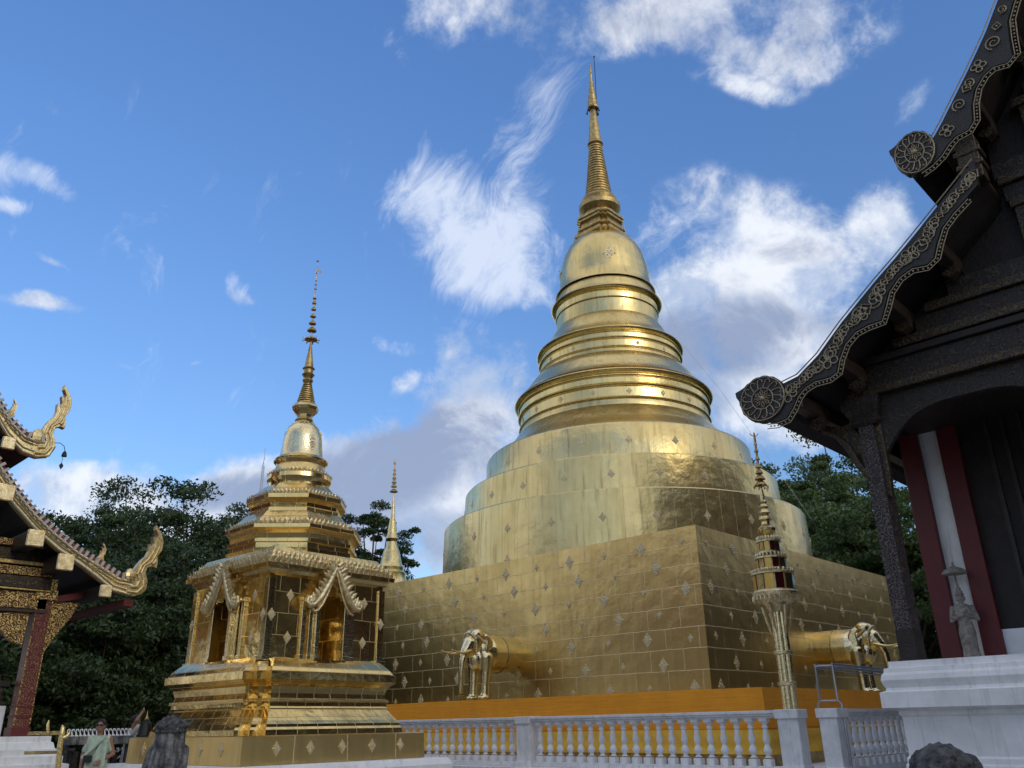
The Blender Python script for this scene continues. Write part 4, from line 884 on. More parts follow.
# gable wall below the roofs
gw = [(p[0], p[1]-.35) for p in low_up if p[0] < c1+.3]
top_u = [(p[0], p[1]-.4) for p in up_up[3:]]
poly = [(c1+.1, ZB+.6), (c1+.1, max(ZB+.65, gw[0][1]))]+gw+top_u[1:]
poly += [(2*YR-p[0], p[1]) for p in poly[::-1][1:]]
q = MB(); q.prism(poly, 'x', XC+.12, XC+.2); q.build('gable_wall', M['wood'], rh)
hw = lambda z_: float(np.interp(z_, [p[1] for p in gw+top_u], [p[0] for p in gw+top_u]))-.15
zz_ = ZB+.70; kk = 0
while zz_ < apex[1]-1.4:
    h = .30 if kk % 2 else .16; w = hw(zz_+h)
    band(2*YR-w, w, zz_, zz_+h, (.04 if kk % 2 else .12)-.0, ('carve_wood' if kk % 2 else 'carve_band'), 'carved_beam'); zz_ += h+.006
    kk += 1
    if kk % 4 == 0:      # a tier of panels divided by short posts
        hh = .85
        w = hw(zz_+hh); k_ = 0; y = w-.2
        while y > 2*YR-w:
            q = MB(); q.box((XC-.08, y-.28, zz_), (XC+.25, y, zz_+hh)); q.build('short_post', M['carve_band'], rh, bevel=.01)
            if y-1.3 > 2*YR-w: q = MB(); q.box((XC-.0, y-1.18, zz_+.10), (XC+.2, y-.38, zz_+hh-.1)); q.build('carved_panel', M['carve_wood'], rh, bevel=.02)
            y -= 1.28
        zz_ += hh
# purlins with raking ends, under both roofs
def purlin(y, z_, w=.22, h=.26, X1=43.5):
    for yy in (y, 2*YR-y):
        q = MB(); q.box((XB+.115, yy-w/2, z_-h), (X1, yy+w/2, z_)); q.build('purlin', M['wood2'], rh, bevel=.015)
        q = MB(); q.prism([(yy-w/2-.01, z_-h*.95), (yy+w/2+.01, z_-h*.95), (yy+w/2+.01, z_-h*1.5), (yy, z_-h*1.8), (yy-w/2-.01, z_-h*1.5)], 'x', XC-.35, XC-.15); q.build('bracket_block', M['carve_band'], rh)
for (x, y) in ((797, 404), (836, 360), (886, 309), (934, 250)):
    p = onx(x, y, XB+.15); yy = float(p[1]); zt = float(np.interp(yy, [q_[0] for q_ in low_up][::-1], [q_[1] for q_ in low_up][::-1]))-.24
    purlin(yy, zt)
for (x, y) in ((948, 148), (975, 118), (1012, 50)):
    p = onx(x, y, XB+.15); yy = float(p[1]); zt = float(np.interp(yy, [q_[0] for q_ in up_up][::-1], [q_[1] for q_ in up_up][::-1]))-.24
    purlin(yy, zt)
# corbel block where the tiers meet, with its small blue light
q = MB(); p = onx(968, 160, XB+.1); py, pz = float(p[1]), float(p[2])
q.box((XB+.12, py-.16, pz-.35), (XB+.45, py+.16, pz+.45)); q.box((XB+.10, py-.2, pz+.12), (XB+.47, py+.2, pz+.22)); q.box((XB+.10, py-.2, pz-.12), (XB+.47, py+.2, pz-.03)); q.build('tier_block', M['carve_band'], rh, bevel=.012)
# serpent bracket at the outside of the corner column
bp = tr([(866, 470), (862, 455), (852, 452), (846, 444), (838, 440), (832, 432), (822, 434), (812, 428), (826, 426), (840, 428), (850, 424), (858, 432), (864, 440), (868, 420), (880, 420), (890, 470), (893, 498), (884, 492), (876, 482)], XC+.1)
q = MB(); q.prism(bp, 'x', XC+.06, XC+.20); q.build('serpent_bracket', M['carve_band'], rh, bevel=.01)
q = MB(); P_ = [(float(onx(x, y, XC)[1]), float(onx(x, y, XC)[2])) for x, y in ((822, 430), (836, 436), (848, 448), (856, 462), (866, 474), (876, 484), (884, 486))]
q.tube([(XC+.04, a, b_) for a, b_ in P_], [.03, .05, .06, .06, .055, .045, .02], 8); q.build('serpent_rib', M['carve_band'], rh, smooth=50)
# hall interior behind the porch: red posts, white wall, dark doorway
XW = 17.0
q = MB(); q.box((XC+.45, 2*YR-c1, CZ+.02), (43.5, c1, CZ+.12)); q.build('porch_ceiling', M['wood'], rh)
yy = lambda x, y: float(onx(x, y, XW)[1])
r1a, r1b = yy(943, 656), yy(964, 656); r2a, r2b = yy(986, 656), yy(1008, 656)
for a, b_ in ((r1b, r1a), (r2b, r2a), (.9, 1.25), (2*YR-r1a, 2*YR-r1b), (2*YR-r2a, 2*YR-r2b), (2*YR-1.25, 2*YR-.9)):
    q = MB(); q.box((XW-.08, a, PZ), (XW+.3, b_, CZ+.02)); q.build('red_post', M['red'], rh, bevel=.01)
for a, b_ in ((r2a, r1b), (2*YR-r1b, 2*YR-r2a)):
    q = MB(); q.box((XW+.05, a, PZ), (XW+.25, b_, CZ+.02)); q.build('wall', M['white'], rh)
q = MB(); q.box((XW+.0, 2*YR-r2b, PZ), (XW+.25, r2b, PZ+.62)); q.build('dado_wall', M['white'], rh)
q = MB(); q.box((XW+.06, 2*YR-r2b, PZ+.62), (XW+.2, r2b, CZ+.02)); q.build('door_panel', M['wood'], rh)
for i in range(10):
    y = 1.3+i*.28
    if y < r2b-.05:
        q = MB(); q.box((XW+.0, y, PZ+.66), (XW+.06, y+.07, CZ)); q.build('door_slat', M['wood2'], rh)
q = MB(); q.box((XW+.3, r1a-.3, PZ), (43.5, r1a-.05, CZ+.02)); q.box((XW+.3, 2*YR-r1a, PZ), (43.5, 2*YR-r1a+.3, CZ+.02)); q.build('side_wall', M['wood'], rh)
# upper void: wall between ceiling and roof along the sides
q = MB(); q.box((XC+.45, c1-.25, CZ+.12), (43.5, c1-.05, ZB+1.0)); q.box((XC+.45, 2*YR-c1+.05, CZ+.12), (43.5, 2*YR-c1+.25, ZB+1.0)); q.build('side_beam', M['carve_wood'], rh)
# praying deity figure under a little parasol
p = onx(973, 658, XW-.35)
dt_ = figure_standing('praying_statue', (XW-.35, float(p[1]), PZ), 1.28, M['clay'], 'aged stucco figure with joined hands and pointed crown between the red posts', 'statue', R(200), praying=True)
q = MB(); q.tube([(-.12, 0, .4), (-.12, 0, 1.78)], .018, 6); q.lathe((-.10, 0, 1.64), [(.21, -.02), (.215, .0), (.16, .06), (.08, .10), (.025, .13), (.010, .20)], 20); q.build('parasol', M['clay'], dt_, smooth=40)
# ================================================================== gilded pavilion on the left
YC2 = 19.04; YB2 = 18.15
lh = thing('gilded_pavilion', (6.1, 19.0, 0), 'temple pavilion with gilded bargeboards, serpent finials and a red stencilled column at the left', 'temple pavilion')
XR2 = 1.2
def tl(pts, Y): return [(float(ony(x, y, Y)[0]), float(ony(x, y, Y)[2])) for x, y in pts]
def m2(p): return (2*XR2-p[0], p[1])
# roof edges (upper line of the bargeboards)
lo_up = tl([(-60, 385), (-30, 432), (0, 469), (16, 494), (34, 516), (52, 534), (78, 555), (104, 571), (118, 580), (132, 583)], YB2)
lo_dn = tl([(140, 592), (128, 596), (112, 591), (96, 578), (80, 566), (58, 551), (36, 532), (14, 507), (0, 487), (-30, 448), (-60, 402)], YB2)
hi_up = tl([(-70, 250), (-45, 318), (-20, 368), (0, 408), (12, 426), (24, 438), (36, 443), (46, 444)], YB2)
hi_dn = tl([(54, 448), (48, 457), (36, 458), (22, 453), (8, 439), (0, 426), (-20, 388), (-45, 338), (-70, 272)], YB2)
def finial(cl, rad, q, Y, spikes=()):
    q.tube([(float(ony(x, y, Y)[0]), Y, float(ony(x, y, Y)[2])) for x, y in cl], rad, 10)
    for (x0, y0, x1, y1, x2, y2) in spikes:
        pts = [ony(x, y, Y) for x, y in ((x0, y0), (x1, y1), (x2, y2))]
        q.tube([(float(p[0]), Y, float(p[2])) for p in pts], [.085, .06, .008], 6)
def naga(tx, ty, k, Y, parent, mirror=False):
    """upswept serpent finial with flame crest; reference shape from the lower gable, moved and scaled"""
    mv = lambda x, y: (tx+(x-140)*k, ty+(y-582)*k)
    # silhouette of the carved serpent: S-shaped neck, flame crest on its back, beak and chin
    Zc = [(243, 26), (262, 58), (270, 90), (264, 122), (246, 146), (247, 170), (243, 191), (226, 183), (208, 188), (201, 208), (208, 240), (203, 272), (184, 290), (150, 299), (128, 290), (118, 262), (128, 236), (127, 208), (142, 190), (154, 200), (168, 180), (184, 160), (206, 142), (213, 126), (217, 96), (228, 116), (234, 96), (232, 68), (246, 82), (251, 62), (240, 44)]
    W_ = lambda zx, zy, dy=0.0: (lambda p: (float(p[0]), float(p[2])))(ony(tx+(zx-188)/3.84*k, ty+(zy-265)/3.84*k, Y))
    q = MB(); q.prism([W_(*p) for p in Zc], 'y', Y-.07*k, Y+.07*k)
    ribs = (((128, 280), (165, 285), (190, 262), (192, 235), (184, 208), (196, 182), (222, 168), (240, 140), (254, 110), (255, 80), (246, 50)), ((140, 262), (165, 262), (176, 240), (170, 212), (184, 182), (212, 156), (228, 132), (240, 104), (243, 82)), ((226, 176), (236, 168), (240, 156)))
    for rb in ribs: q.tube([(W_(*p)[0], Y-.07*k, W_(*p)[1]) for p in rb], [.045*k*(1-.75*i/len(rb)) for i in range(len(rb))], 7)
    for rb in ribs[:1]: q.tube([(W_(*p)[0], Y+.07*k, W_(*p)[1]) for p in rb], [.045*k*(1-.75*i/len(rb)) for i in range(len(rb))], 7)
    for (cx_, cy_, s_) in ((142, 222, .13), (148, 222, .08)): c_ = W_(cx_, cy_); q.ell((c_[0], Y-.05*k, c_[1]), (s_*k, .07*k, s_*1.3*k), nu=10, nv=8)
    if mirror: q.v = [(2*XR2-x, y, z_) for x, y, z_ in q.v]
    return q.build('serpent_finial', M['gold_naga'], parent, bevel=.014*k)
def gold_barge(up, dn, fin, mi):
    f = m2 if mi else (lambda p: p)
    q = MB(); q.prism([f(p) for p in up+dn], 'y', YB2, YB2+.12); o = q.build('bargeboard', M['gold_naga'], lh, bevel=.01)
    q = MB()
    for ins, r_ in ((.05, .022), (-.02, .03)):
        q.tube([(f(p)[0], YB2-.02, f(p)[1]-ins) for p in up], r_, 6)
    q.tube([(f(p)[0], YB2-.02, f(p)[1]+.03) for p in dn], .03, 6); q.tube([(f(p)[0], YB2-.02, f(p)[1]+.12) for p in dn[1:]], .015, 6)
    q.build('gilt_moulding', M['gold_bright'], o, smooth=50)
    naga(*fin, YB2+.05, o, mi)
for mi in (False, True):
    gold_barge(lo_up, lo_dn, (141, 588, 1.0), mi); gold_barge(hi_up, hi_dn, (49, 449, 1.02), mi)
def interp_line(up, n):
    ls = [math.hypot(b_[0]-a[0], b_[1]-a[1]) for a, b_ in zip(up[:-1], up[1:])]; T = sum(ls); out = []
    for i in range(n):
        s_ = T*(i+.5)/n; 
        for a, b_, l_ in zip(up[:-1], up[1:], ls):
            if s_ <= l_: out.append((a[0]+(b_[0]-a[0])*s_/l_, a[1]+(b_[1]-a[1])*s_/l_, math.atan2(b_[1]-a[1], b_[0]-a[0]))); break
            s_ -= l_
    return out
for up in (lo_up, hi_up):
    for mi in (False, True):
        f = m2 if mi else (lambda p: p)
        q = MB(); top = [(p[0], p[1]+.16) for p in up]; bot = [(p[0], p[1]+.02) for p in up[::-1]]
        q.prism([f(p) for p in top+bot], 'y', YB2+.02, 30); q.build('roof_tiles', M['redtile'], lh)
        q = MB(); top = [(p[0], p[1]+.018) for p in up]; bot = [(p[0], p[1]-.06) for p in up[::-1]]; q.prism([f(p) for p in top+bot], 'y', YB2+.125, 29.9); q.build('roof_boarding', M['wood'], lh)
        q = MB()
        n = int(sum(math.hypot(b_[0]-a[0], b_[1]-a[1]) for a, b_ in zip(up[:-1], up[1:]))/.125)
        for x, z_, a in interp_line(up, n):      # ends of the cover tiles along the verge
            x_, a_ = (2*XR2-x, PI-a) if mi else (x, a)
            c_, s_ = math.cos(a_), math.sin(a_); u_ = Vector((c_, 0, s_)); n_ = Vector((-s_, 0, c_)) if not mi else Vector((s_, 0, -c_))
            if n_.z < 0: n_ = -n_
            p = Vector((x_, YB2-.03, z_+.10))+n_*.02
            q.beam(p-u_*.02+n_*-.10, p-u_*.02+n_*.045, .055, .05, up=(0, 1, 0))
        q.build('verge_tile', M['stone_light'], lh)
# small finials riding on the verge
naga(97, 569, .42, YB2+.03, lh); naga(8, 425, .42, YB2+.03, lh)
# apex closure, gable wall
zt = hi_up[0][1]; 
poly = [p for p in lo_up if p[0] > XR2][::1]
lw = [(p[0]-.5, p[1]-.2) for p in lo_up if p[0] < 6.3]
gp = [(5.9, 4.75)]+lw[::-1]
gp += [m2(p) for p in gp[::-1]]
q = MB(); q.prism([p for p in gp], 'y', YC2+.05, YC2+.15); q.build('gable_wall', M['carve_band'], lh)
q = MB(); q.prism([(XR2-3.0, 5.5), (XR2+3.0, 5.5), (XR2+2.6, 7.0), (XR2+.1, hi_up[0][1]-.3), (XR2-.1, hi_up[0][1]-.3), (XR2-2.6, 7.0)], 'y', YC2+.02, YC2+.12); q.build('gable_wall', M['carve_band'], lh)
# purlins with gilded ends
for x, y, up in ((6, 492, lo_up), (36, 538, lo_up), (66, 562, lo_up), (106, 591, lo_up), (9, 443, hi_up)):
    p = ony(x, y, YB2-.05); w = .30 if x not in (9, 106) else .22
    for mi in (False, True):
        xx, z_ = float(p[0]), float(p[2]); xx = 2*XR2-xx if mi else xx
        q = MB(); q.box((xx-w/2, YB2+.0, z_-w/2), (xx+w/2, 29.8, z_+w/2)); o = q.build('purlin', M['wood'], lh, bevel=.01)
        q = MB(); q.box((xx-w/2-.015, YB2-.06, z_-w/2-.015), (xx+w/2+.015, YB2-.002, z_+w/2+.015)); q.build('gilt_end', M['gold_relief'], o, bevel=.02)
# column(s), frieze, brackets
cb0, cb1 = float(ony(11, 737, YC2)[0]), float(ony(27, 737, YC2)[0]); Z2 = 1.42
ct = float(ony(45, 598, YC2)[2])
for xx in (cb0, 2*XR2-cb1):
    for Yq in (YC2, 24.5, 29.2):
        q = MB(); q.box((xx, Yq, Z2), (xx+cb1-cb0, Yq+.36, ct)); q.build('column', M['carve_red'], lh)
        q = MB(); q.box((xx-.03, Yq-.03, Z2), (xx+cb1-cb0+.03, Yq+.39, Z2+.16)); q.box((xx-.02, Yq-.02, Z2+.34), (xx+cb1-cb0+.02, Yq+.38, Z2+.38)); q.box((xx-.02, Yq-.02, Z2+.52), (xx+cb1-cb0+.02, Yq+.38, Z2+.55)); q.build('column_base', M['red'], lh)
        q = MB(); 
        for s in (0, 1): q.box((xx-.012 if s == 0 else xx+cb1-cb0-.012, Yq-.012, Z2+.2), (xx+.012 if s == 0 else xx+cb1-cb0+.012, Yq+.0, ct-.02))
        q.box((xx-.06, Yq-.06, ct-.04), (xx+cb1-cb0+.06, Yq+.42, ct+.16)); q.box((xx-.03, Yq-.03, ct+.16), (xx+cb1-cb0+.03, Yq+.38, ct+.38)); q.build('capital', M['carve_gold'], lh)
xa, xb = 2*XR2-cb1+.1, cb1-.1
def zc(y, x=20): return float(ony(x, y, YC2)[2])
for z0, z1, d, mm in ((zc(608), zc(591), .0, 'carve_gold'), (zc(612), zc(608.5), .03, 'wood2'), (zc(588), zc(576), .08, 'carve_band'), (zc(590.5), zc(588.5), .12, 'gold_old'), (zc(575), zc(566), .04, 'carve_gold'), (zc(565), zc(561), .12, 'gold_old'), (zc(560), zc(548), .0, 'carve_band'), (zc(547), zc(540), .1, 'carve_gold')):
    q = MB(); q.box((xa, YC2+.0-d, z0), (xb, YC2+.3, z1)); q.build('frieze', M[mm], lh, bevel=.008)
for mi in (False, True):
    f = m2 if mi else (lambda p: p)
    q = MB(); q.prism([f(p) for p in tl([(50, 601), (80, 603), (72, 616), (62, 628), (52, 640), (42, 655), (43, 640)], YC2+.1)], 'y', YC2+.08, YC2+.2); q.build('bracket', M['carve_gold'], lh, bevel=.012)
    q = MB(); q.prism([f(p) for p in tl([(30, 612), (22, 646), (8, 640), (0, 630), (-14, 622), (-26, 612)], YC2+.1)], 'y', YC2+.08, YC2+.2); q.build('bracket', M['carve_gold'], lh, bevel=.012)
    # red eaves beam reaching to the roof edge
    a = ony(52, 600, YC2+.1); b_ = ony(124, 590, YC2+.1); a = (float(a[0]), float(a[2])); b_ = (float(b_[0]), float(b_[2])+.0); a, b_ = f(a), f(b_)
    q = MB(); q.beam((a[0], YC2+.1, a[1]), (b_[0], YC2+.1, b_[1]), .2, .14); q.build('eaves_beam', M['red'], lh, bevel=.01)
    q = MB(); aa = f((float(ony(132, 594, YB2)[0]), float(ony(132, 594, YB2)[2])-.12)); q.box((aa[0]-.10, YB2+.1, aa[1]-.12), (aa[0]+.10, 29.8, aa[1]+.02)); q.build('eaves_board', M['red'], lh)
q = MB(); q.box((xa, YC2+.4, ct+.38), (xb, 29.5, ct+.5)); q.build('ceiling', M['wood'], lh)
# plinth, parapet and turned railing
pe = float(ony(51, 740, YC2-.55)[0])
prf2 = [(0, Z2), (0, Z2-.10), (.04, Z2-.12), (.07, Z2-.22), (.13, Z2-.24), (.13, Z2-.34), (.20, Z2-.36), (.2, Z2-.48), (.30, Z2-.5), (.3, Z2-.8), (.45, Z2-.82), (.45, 0)]
q = MB(); q.loft([[(2*XR2-pe-o_, YC2-.55-o_, z_), (pe+o_, YC2-.55-o_, z_), (pe+o_, 30+o_, z_), (2*XR2-pe-o_, 30+o_, z_)] for o_, z_ in prf2]); q.build('plinth', M['white'], lh)
zp = float(ony(5, 706, YC2+.8)[2]); q = MB(); q.box((2*XR2-cb0, YC2+.7, Z2), (cb0+.02, YC2+.95, zp)); q.build('parapet', M['white'], lh, bevel=.01)
zr = float(ony(5, 681, YC2+.8)[2]); q = MB(); q.box((2*XR2-cb0, YC2+.74, zp+.02), (cb0+.02, YC2+.90, zp+.09)); q.box((2*XR2-cb0, YC2+.72, zr-.10), (cb0+.02, YC2+.92, zr)); q.build('railing', M['wood2'], lh, bevel=.008)
for i in range(26):
    x = cb0-.1-.17*i; q = MB(); h = zr-zp-.19; q.lathe((x, YC2+.82, zp+.09), [(.03, 0), (.045, .2*h), (.02, .4*h), (.04, .6*h), (.045, .75*h), (.02, .9*h), (.03, h)], 8); q.build('railing_spindle', M['wood2'], lh, smooth=50)
# leaf-shaped wind bell hanging from the upper finial
pb = [ony(*p, YB2+.05) for p in ((55, 443), (60, 443), (64, 446), (65, 451))]
wb_ = thing('wind_bell', tuple(map(float, pb[-1])), 'tiny dark wind bell with a leaf clapper hanging from the upper serpent finial', 'wind bell')
q = MB(); q.tube([tuple(map(float, p)) for p in pb], .008, 5); q.build('wire', M['dark'], wb_)
p = pb[-1]; q = MB(); q.lathe((float(p[0]), float(p[1]), float(p[2])-.12), [(.055, 0), (.05, .04), (.035, .09), (.01, .12)], 10); q.build('bell', M['dark'], wb_, smooth=50)
q = MB(); q.tube([(float(p[0])-.02, float(p[1]), float(p[2])-.12), (float(p[0])-.02, float(p[1]), float(p[2])-.26)], .005, 4); q.loft([[(float(p[0])-.02+dx*w, float(p[1])-.005+dy, float(p[2])-.26-z_) for dx, dy in ((-1, 0), (0, -.005), (1, 0), (0, .005))] for w, z_ in ((.004, 0), (.04, .05), (.04, .08), (.004, .14))]); q.build('clapper', M['dark'], wb_)

# ================================================================== unseen prayer hall, added to shade the court and darken the gold's reflections
gh = thing('added_prayer_hall', (0, -28, 0), 'large unseen prayer hall, white-walled with red tiled roof, added behind the photographer to shade the court', 'temple hall')
q = MB(); q.box((-14, -38, 0), (10, -18, 1.2)); q.build('plinth', M['white'], gh, bevel=.05)
q = MB(); q.box((-12.5, -36.5, 1.2), (8.5, -19.5, 8)); q.build('wall', M['white'], gh)
for i in range(7):
    q = MB(); q.box((-11.6+2.9*i, -19.5, 2.6), (-10.4+2.9*i, -19.4, 6.2)); q.build('window', M['red'], gh, bevel=.02)
for s_ in (-1, 1):
    q = MB(); q.prism([(-28+s_*11.2, 7.2), (-28+s_*8.4, 8.6), (-28+s_*8.0, 9.6), (-28+s_*4.6, 12.2), (-28+s_*4.2, 13.2), (-28, 17.5), (-28, 17.0), (-28+s_*4.5, 12.6), (-28+s_*11.2, 6.9)], 'x', -14, 10); q.build('roof', M['redtile'], gh)
q = MB(); q.prism([(-36.5, 7.9), (-19.5, 7.9), (-24, 12), (-28, 16.9), (-32, 12)], 'x', -12.4, 8.4); q.build('gable', M['wood'], gh)
# ================================================================== trees
def leaves_mesh(name, pts, size, mt, parent, normals=None):
    """one small folded leaf-spray (two triangles) per point"""
    n = len(pts); pts = np.asarray(pts)
    a = RNG.normal(size=(n, 3)); a /= np.linalg.norm(a, axis=1)[:, None]; b = RNG.normal(size=(n, 3)); b -= (a*b).sum(1)[:, None]*a; b /= np.linalg.norm(b, axis=1)[:, None]
    s = size*(.6+.8*RNG.random((n, 1)))
    v = np.empty((n*4, 3)); v[0::4] = pts-a*s; v[1::4] = pts-b*s*.45; v[2::4] = pts+a*s; v[3::4] = pts+b*s*.45+np.array([0, 0, -.1])*s
    org = np.array(parent['_o']); v -= org
    me = bpy.data.meshes.new(name); me.vertices.add(n*4); me.vertices.foreach_set('co', v.ravel())
    me.loops.add(n*4); me.loops.foreach_set('vertex_index', np.arange(n*4)); me.polygons.add(n); me.polygons.foreach_set('loop_start', np.arange(0, n*4, 4)); me.polygons.foreach_set('loop_total', np.full(n, 4)); me.update(); me.validate()
    me.materials.append(mt); o = bpy.data.objects.new(name, me); COL.objects.link(o); o.parent = parent; return o
def tree(loc, H_, Rc, label, mt='leaf1', n_clump=130, per=150, leaf=.16, base=.25, shape=1.0, gap=.0, seed=0, group='trees around the temple', flat=.8, cat='tree', name='tree'):
    global RNG
    RNG = np.random.default_rng(100+seed); rr = random.Random(seed)
    t = thing(name, loc, label, cat, group); x, y, z0 = loc
    q = MB(); zc_ = z0+H_*(base+(1-base)/2); rz = H_*(1-base)/2
    trunk = [Vector((x+rr.uniform(-.1, .1)*i, y+rr.uniform(-.1, .1)*i, z0+H_*(base+.35)*i/5)) for i in range(6)]
    q.tube(trunk, [H_*.028*(1-.13*i) for i in range(6)], 10)
    cl = []
    for i in range(n_clump):
        for _ in range(30):
            v = RNG.normal(size=3); v /= np.linalg.norm(v); r_ = RNG.random()**.42
            lump = 1+.22*math.sin(3*math.atan2(v[1], v[0])+seed)+.15*math.sin(5*v[2]+seed*2)
            p = np.array([x+v[0]*Rc*r_*lump, y+v[1]*Rc*r_*lump, zc_+v[2]*rz*r_*(1 if v[2] > 0 else .95)*lump])
            if p[2] > z0+H_*base*.5: break
        cl.append(p)
    for i, p in enumerate(cl):
        if i % 2 == 0:
            b0 = trunk[min(5, 2+i % 4)]; mid = (b0*.45+Vector(p)*.55)+Vector((0, 0, -.3)); q.tube([b0, mid, Vector(p)], [H_*.010, H_*.005, H_*.0015], 5, cap=False)
    q.build('trunk', M['bark'], t, smooth=60)
    P_ = []
    for p in cl:
        s = Rc*.20*(.6+.8*RNG.random()); k_ = int(per*(.5+RNG.random()))
        d = RNG.normal(size=(k_, 3)); d /= np.linalg.norm(d, axis=1)[:, None]; d *= (RNG.random((k_, 1))**.5)
        d *= np.array([s, s, s*.55*flat]); d[:, 2] -= (d[:, 0]**2+d[:, 1]**2)*.15/s
        P_.append(p+d)
    leaves_mesh('crown', np.concatenate(P_), leaf, M[mt], t)
    return t
def pt(x, D): p = atd(x, 730, D); return (float(p[0]), float(p[1]), 0.0)
def ht(x, y, D): return float(atd(x, y, D)[2])
TL = [ # px x, distance, top y, crown radius m, label, mat, seed
 (60, 46, 508, 4.2, 'open feathery tree rising just behind the left pavilion roof', 'leaf1', 1, .0),
 (110, 50, 500, 4.5, 'dark rounded tree between the pavilion and the small golden chedi', 'leaf1', 2, .0),
 (180, 44, 486, 5.0, 'tall layered tree with bright cloud showing through, left of the small golden chedi', 'leaf1', 3, 0),
 (238, 58, 508, 5.0, 'tree top showing directly left of the small chedi tiers', 'leaf1', 4, 0),
 (362, 60, 500, 3.6, 'loose tree top between the small chedi and the distant spire', 'leaf1', 5, 0),
 (340, 64, 555, 5.0, 'low dark tree hidden mostly behind the small golden chedi', 'leaf1', 6, 0)]
for (x, D, yt, rc, lb, mt, sd_, b0) in TL:
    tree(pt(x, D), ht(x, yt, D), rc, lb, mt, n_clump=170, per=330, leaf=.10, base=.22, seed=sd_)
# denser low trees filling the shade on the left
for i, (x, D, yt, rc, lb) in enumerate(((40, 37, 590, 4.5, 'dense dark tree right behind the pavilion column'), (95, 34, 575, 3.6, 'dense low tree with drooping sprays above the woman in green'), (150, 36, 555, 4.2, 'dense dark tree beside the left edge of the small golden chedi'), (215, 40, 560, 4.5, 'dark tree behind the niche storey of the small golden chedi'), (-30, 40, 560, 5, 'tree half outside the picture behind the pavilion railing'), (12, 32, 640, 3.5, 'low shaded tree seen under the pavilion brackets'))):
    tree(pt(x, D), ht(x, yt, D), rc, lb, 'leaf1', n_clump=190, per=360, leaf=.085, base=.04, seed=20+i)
# right side, behind the great base
for i, (x, D, yt, rc, lb) in enumerate(((800, 66, 448, 6.5, 'broad mid-green tree rising behind the right end of the great chedi'), (845, 60, 470, 6.0, 'tall spreading tree between the chedi and the dark hall column'), (920, 50, 500, 5.5, 'tree seen through the porch between the dark column and the red post'), (880, 74, 440, 7.0, 'farther tree crown tucked under the dark eaves'), (965, 58, 480, 6, 'tree behind the wooden hall porch'))):
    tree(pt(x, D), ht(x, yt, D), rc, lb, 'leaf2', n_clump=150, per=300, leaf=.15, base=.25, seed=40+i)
for i, (x, y, H_, rc, lb) in enumerate(((49, -1, 13, 5.5, 'tree at the back end of the wooden hall'), (56, 4, 13, 5.5, 'tree past the back end of the wooden hall'), (66, 9, 14, 6, 'tree far beyond the great chedi terrace'), (50, -9, 13, 6, 'tree behind the far corner of the wooden hall'))):
    tree((x, y, 0), H_, rc, lb, 'leaf1', n_clump=90, per=110, leaf=.26, base=.1, seed=80+i)
# unseen trees added round the court behind the photographer, dark reflections for the gold
for i, (ang, D, H_, rc) in enumerate(((150, 42, 13, 6), (172, 44, 12, 6), (200, 38, 11, 6), (222, 46, 13, 6), (118, 42, 12, 6), (-75, 60, 12, 7), (-50, 64, 11, 7), (245, 50, 12, 6))):
    a = R(ang); lbs = ['unseen leafy tree across the court to the left', 'unseen round tree at the far left of the court', 'unseen tree behind the photographer on the left', 'unseen tree directly behind the photographer', 'unseen tree beyond the left pavilion', 'unseen tree far behind on the sunny side', 'unseen tree at the far right behind the hall', 'unseen tree behind the photographer on the right']
    tree((D*math.cos(a), D*math.sin(a), 0), H_, rc, lbs[i], 'leaf1', n_clump=90, per=70, leaf=.34, base=.15, seed=60+i, group='unseen trees added for the gold to mirror')
# ================================================================== mast
p = atd(260, 500, 92); q = MB(); zt_ = ht(261, 448, 92); bx_, by_ = float(p[0]), float(p[1])
for k in range(3): a = 2*PI*k/3; q.tube([(bx_+.35*math.cos(a), by_+.35*math.sin(a), 0), (bx_+.12*math.cos(a), by_+.12*math.sin(a), zt_-2)], .035, 5)
for k in range(60):
    z_ = zt_*k/62; w = .35-.23*k/60; a = 2*PI*(k % 3)/3; b2 = 2*PI*((k+1) % 3)/3; q.tube([(bx_+w*math.cos(a), by_+w*math.sin(a), z_), (bx_+w*math.cos(b2), by_+w*math.sin(b2), z_+zt_/62)], .02, 4)
q.tube([(bx_, by_, zt_-2.2), (bx_, by_, zt_)], .03, 5); set_tags(q.build('radio_mast', M['steel']), 'thin lattice radio mast far away left of the small golden chedi', 'mast')
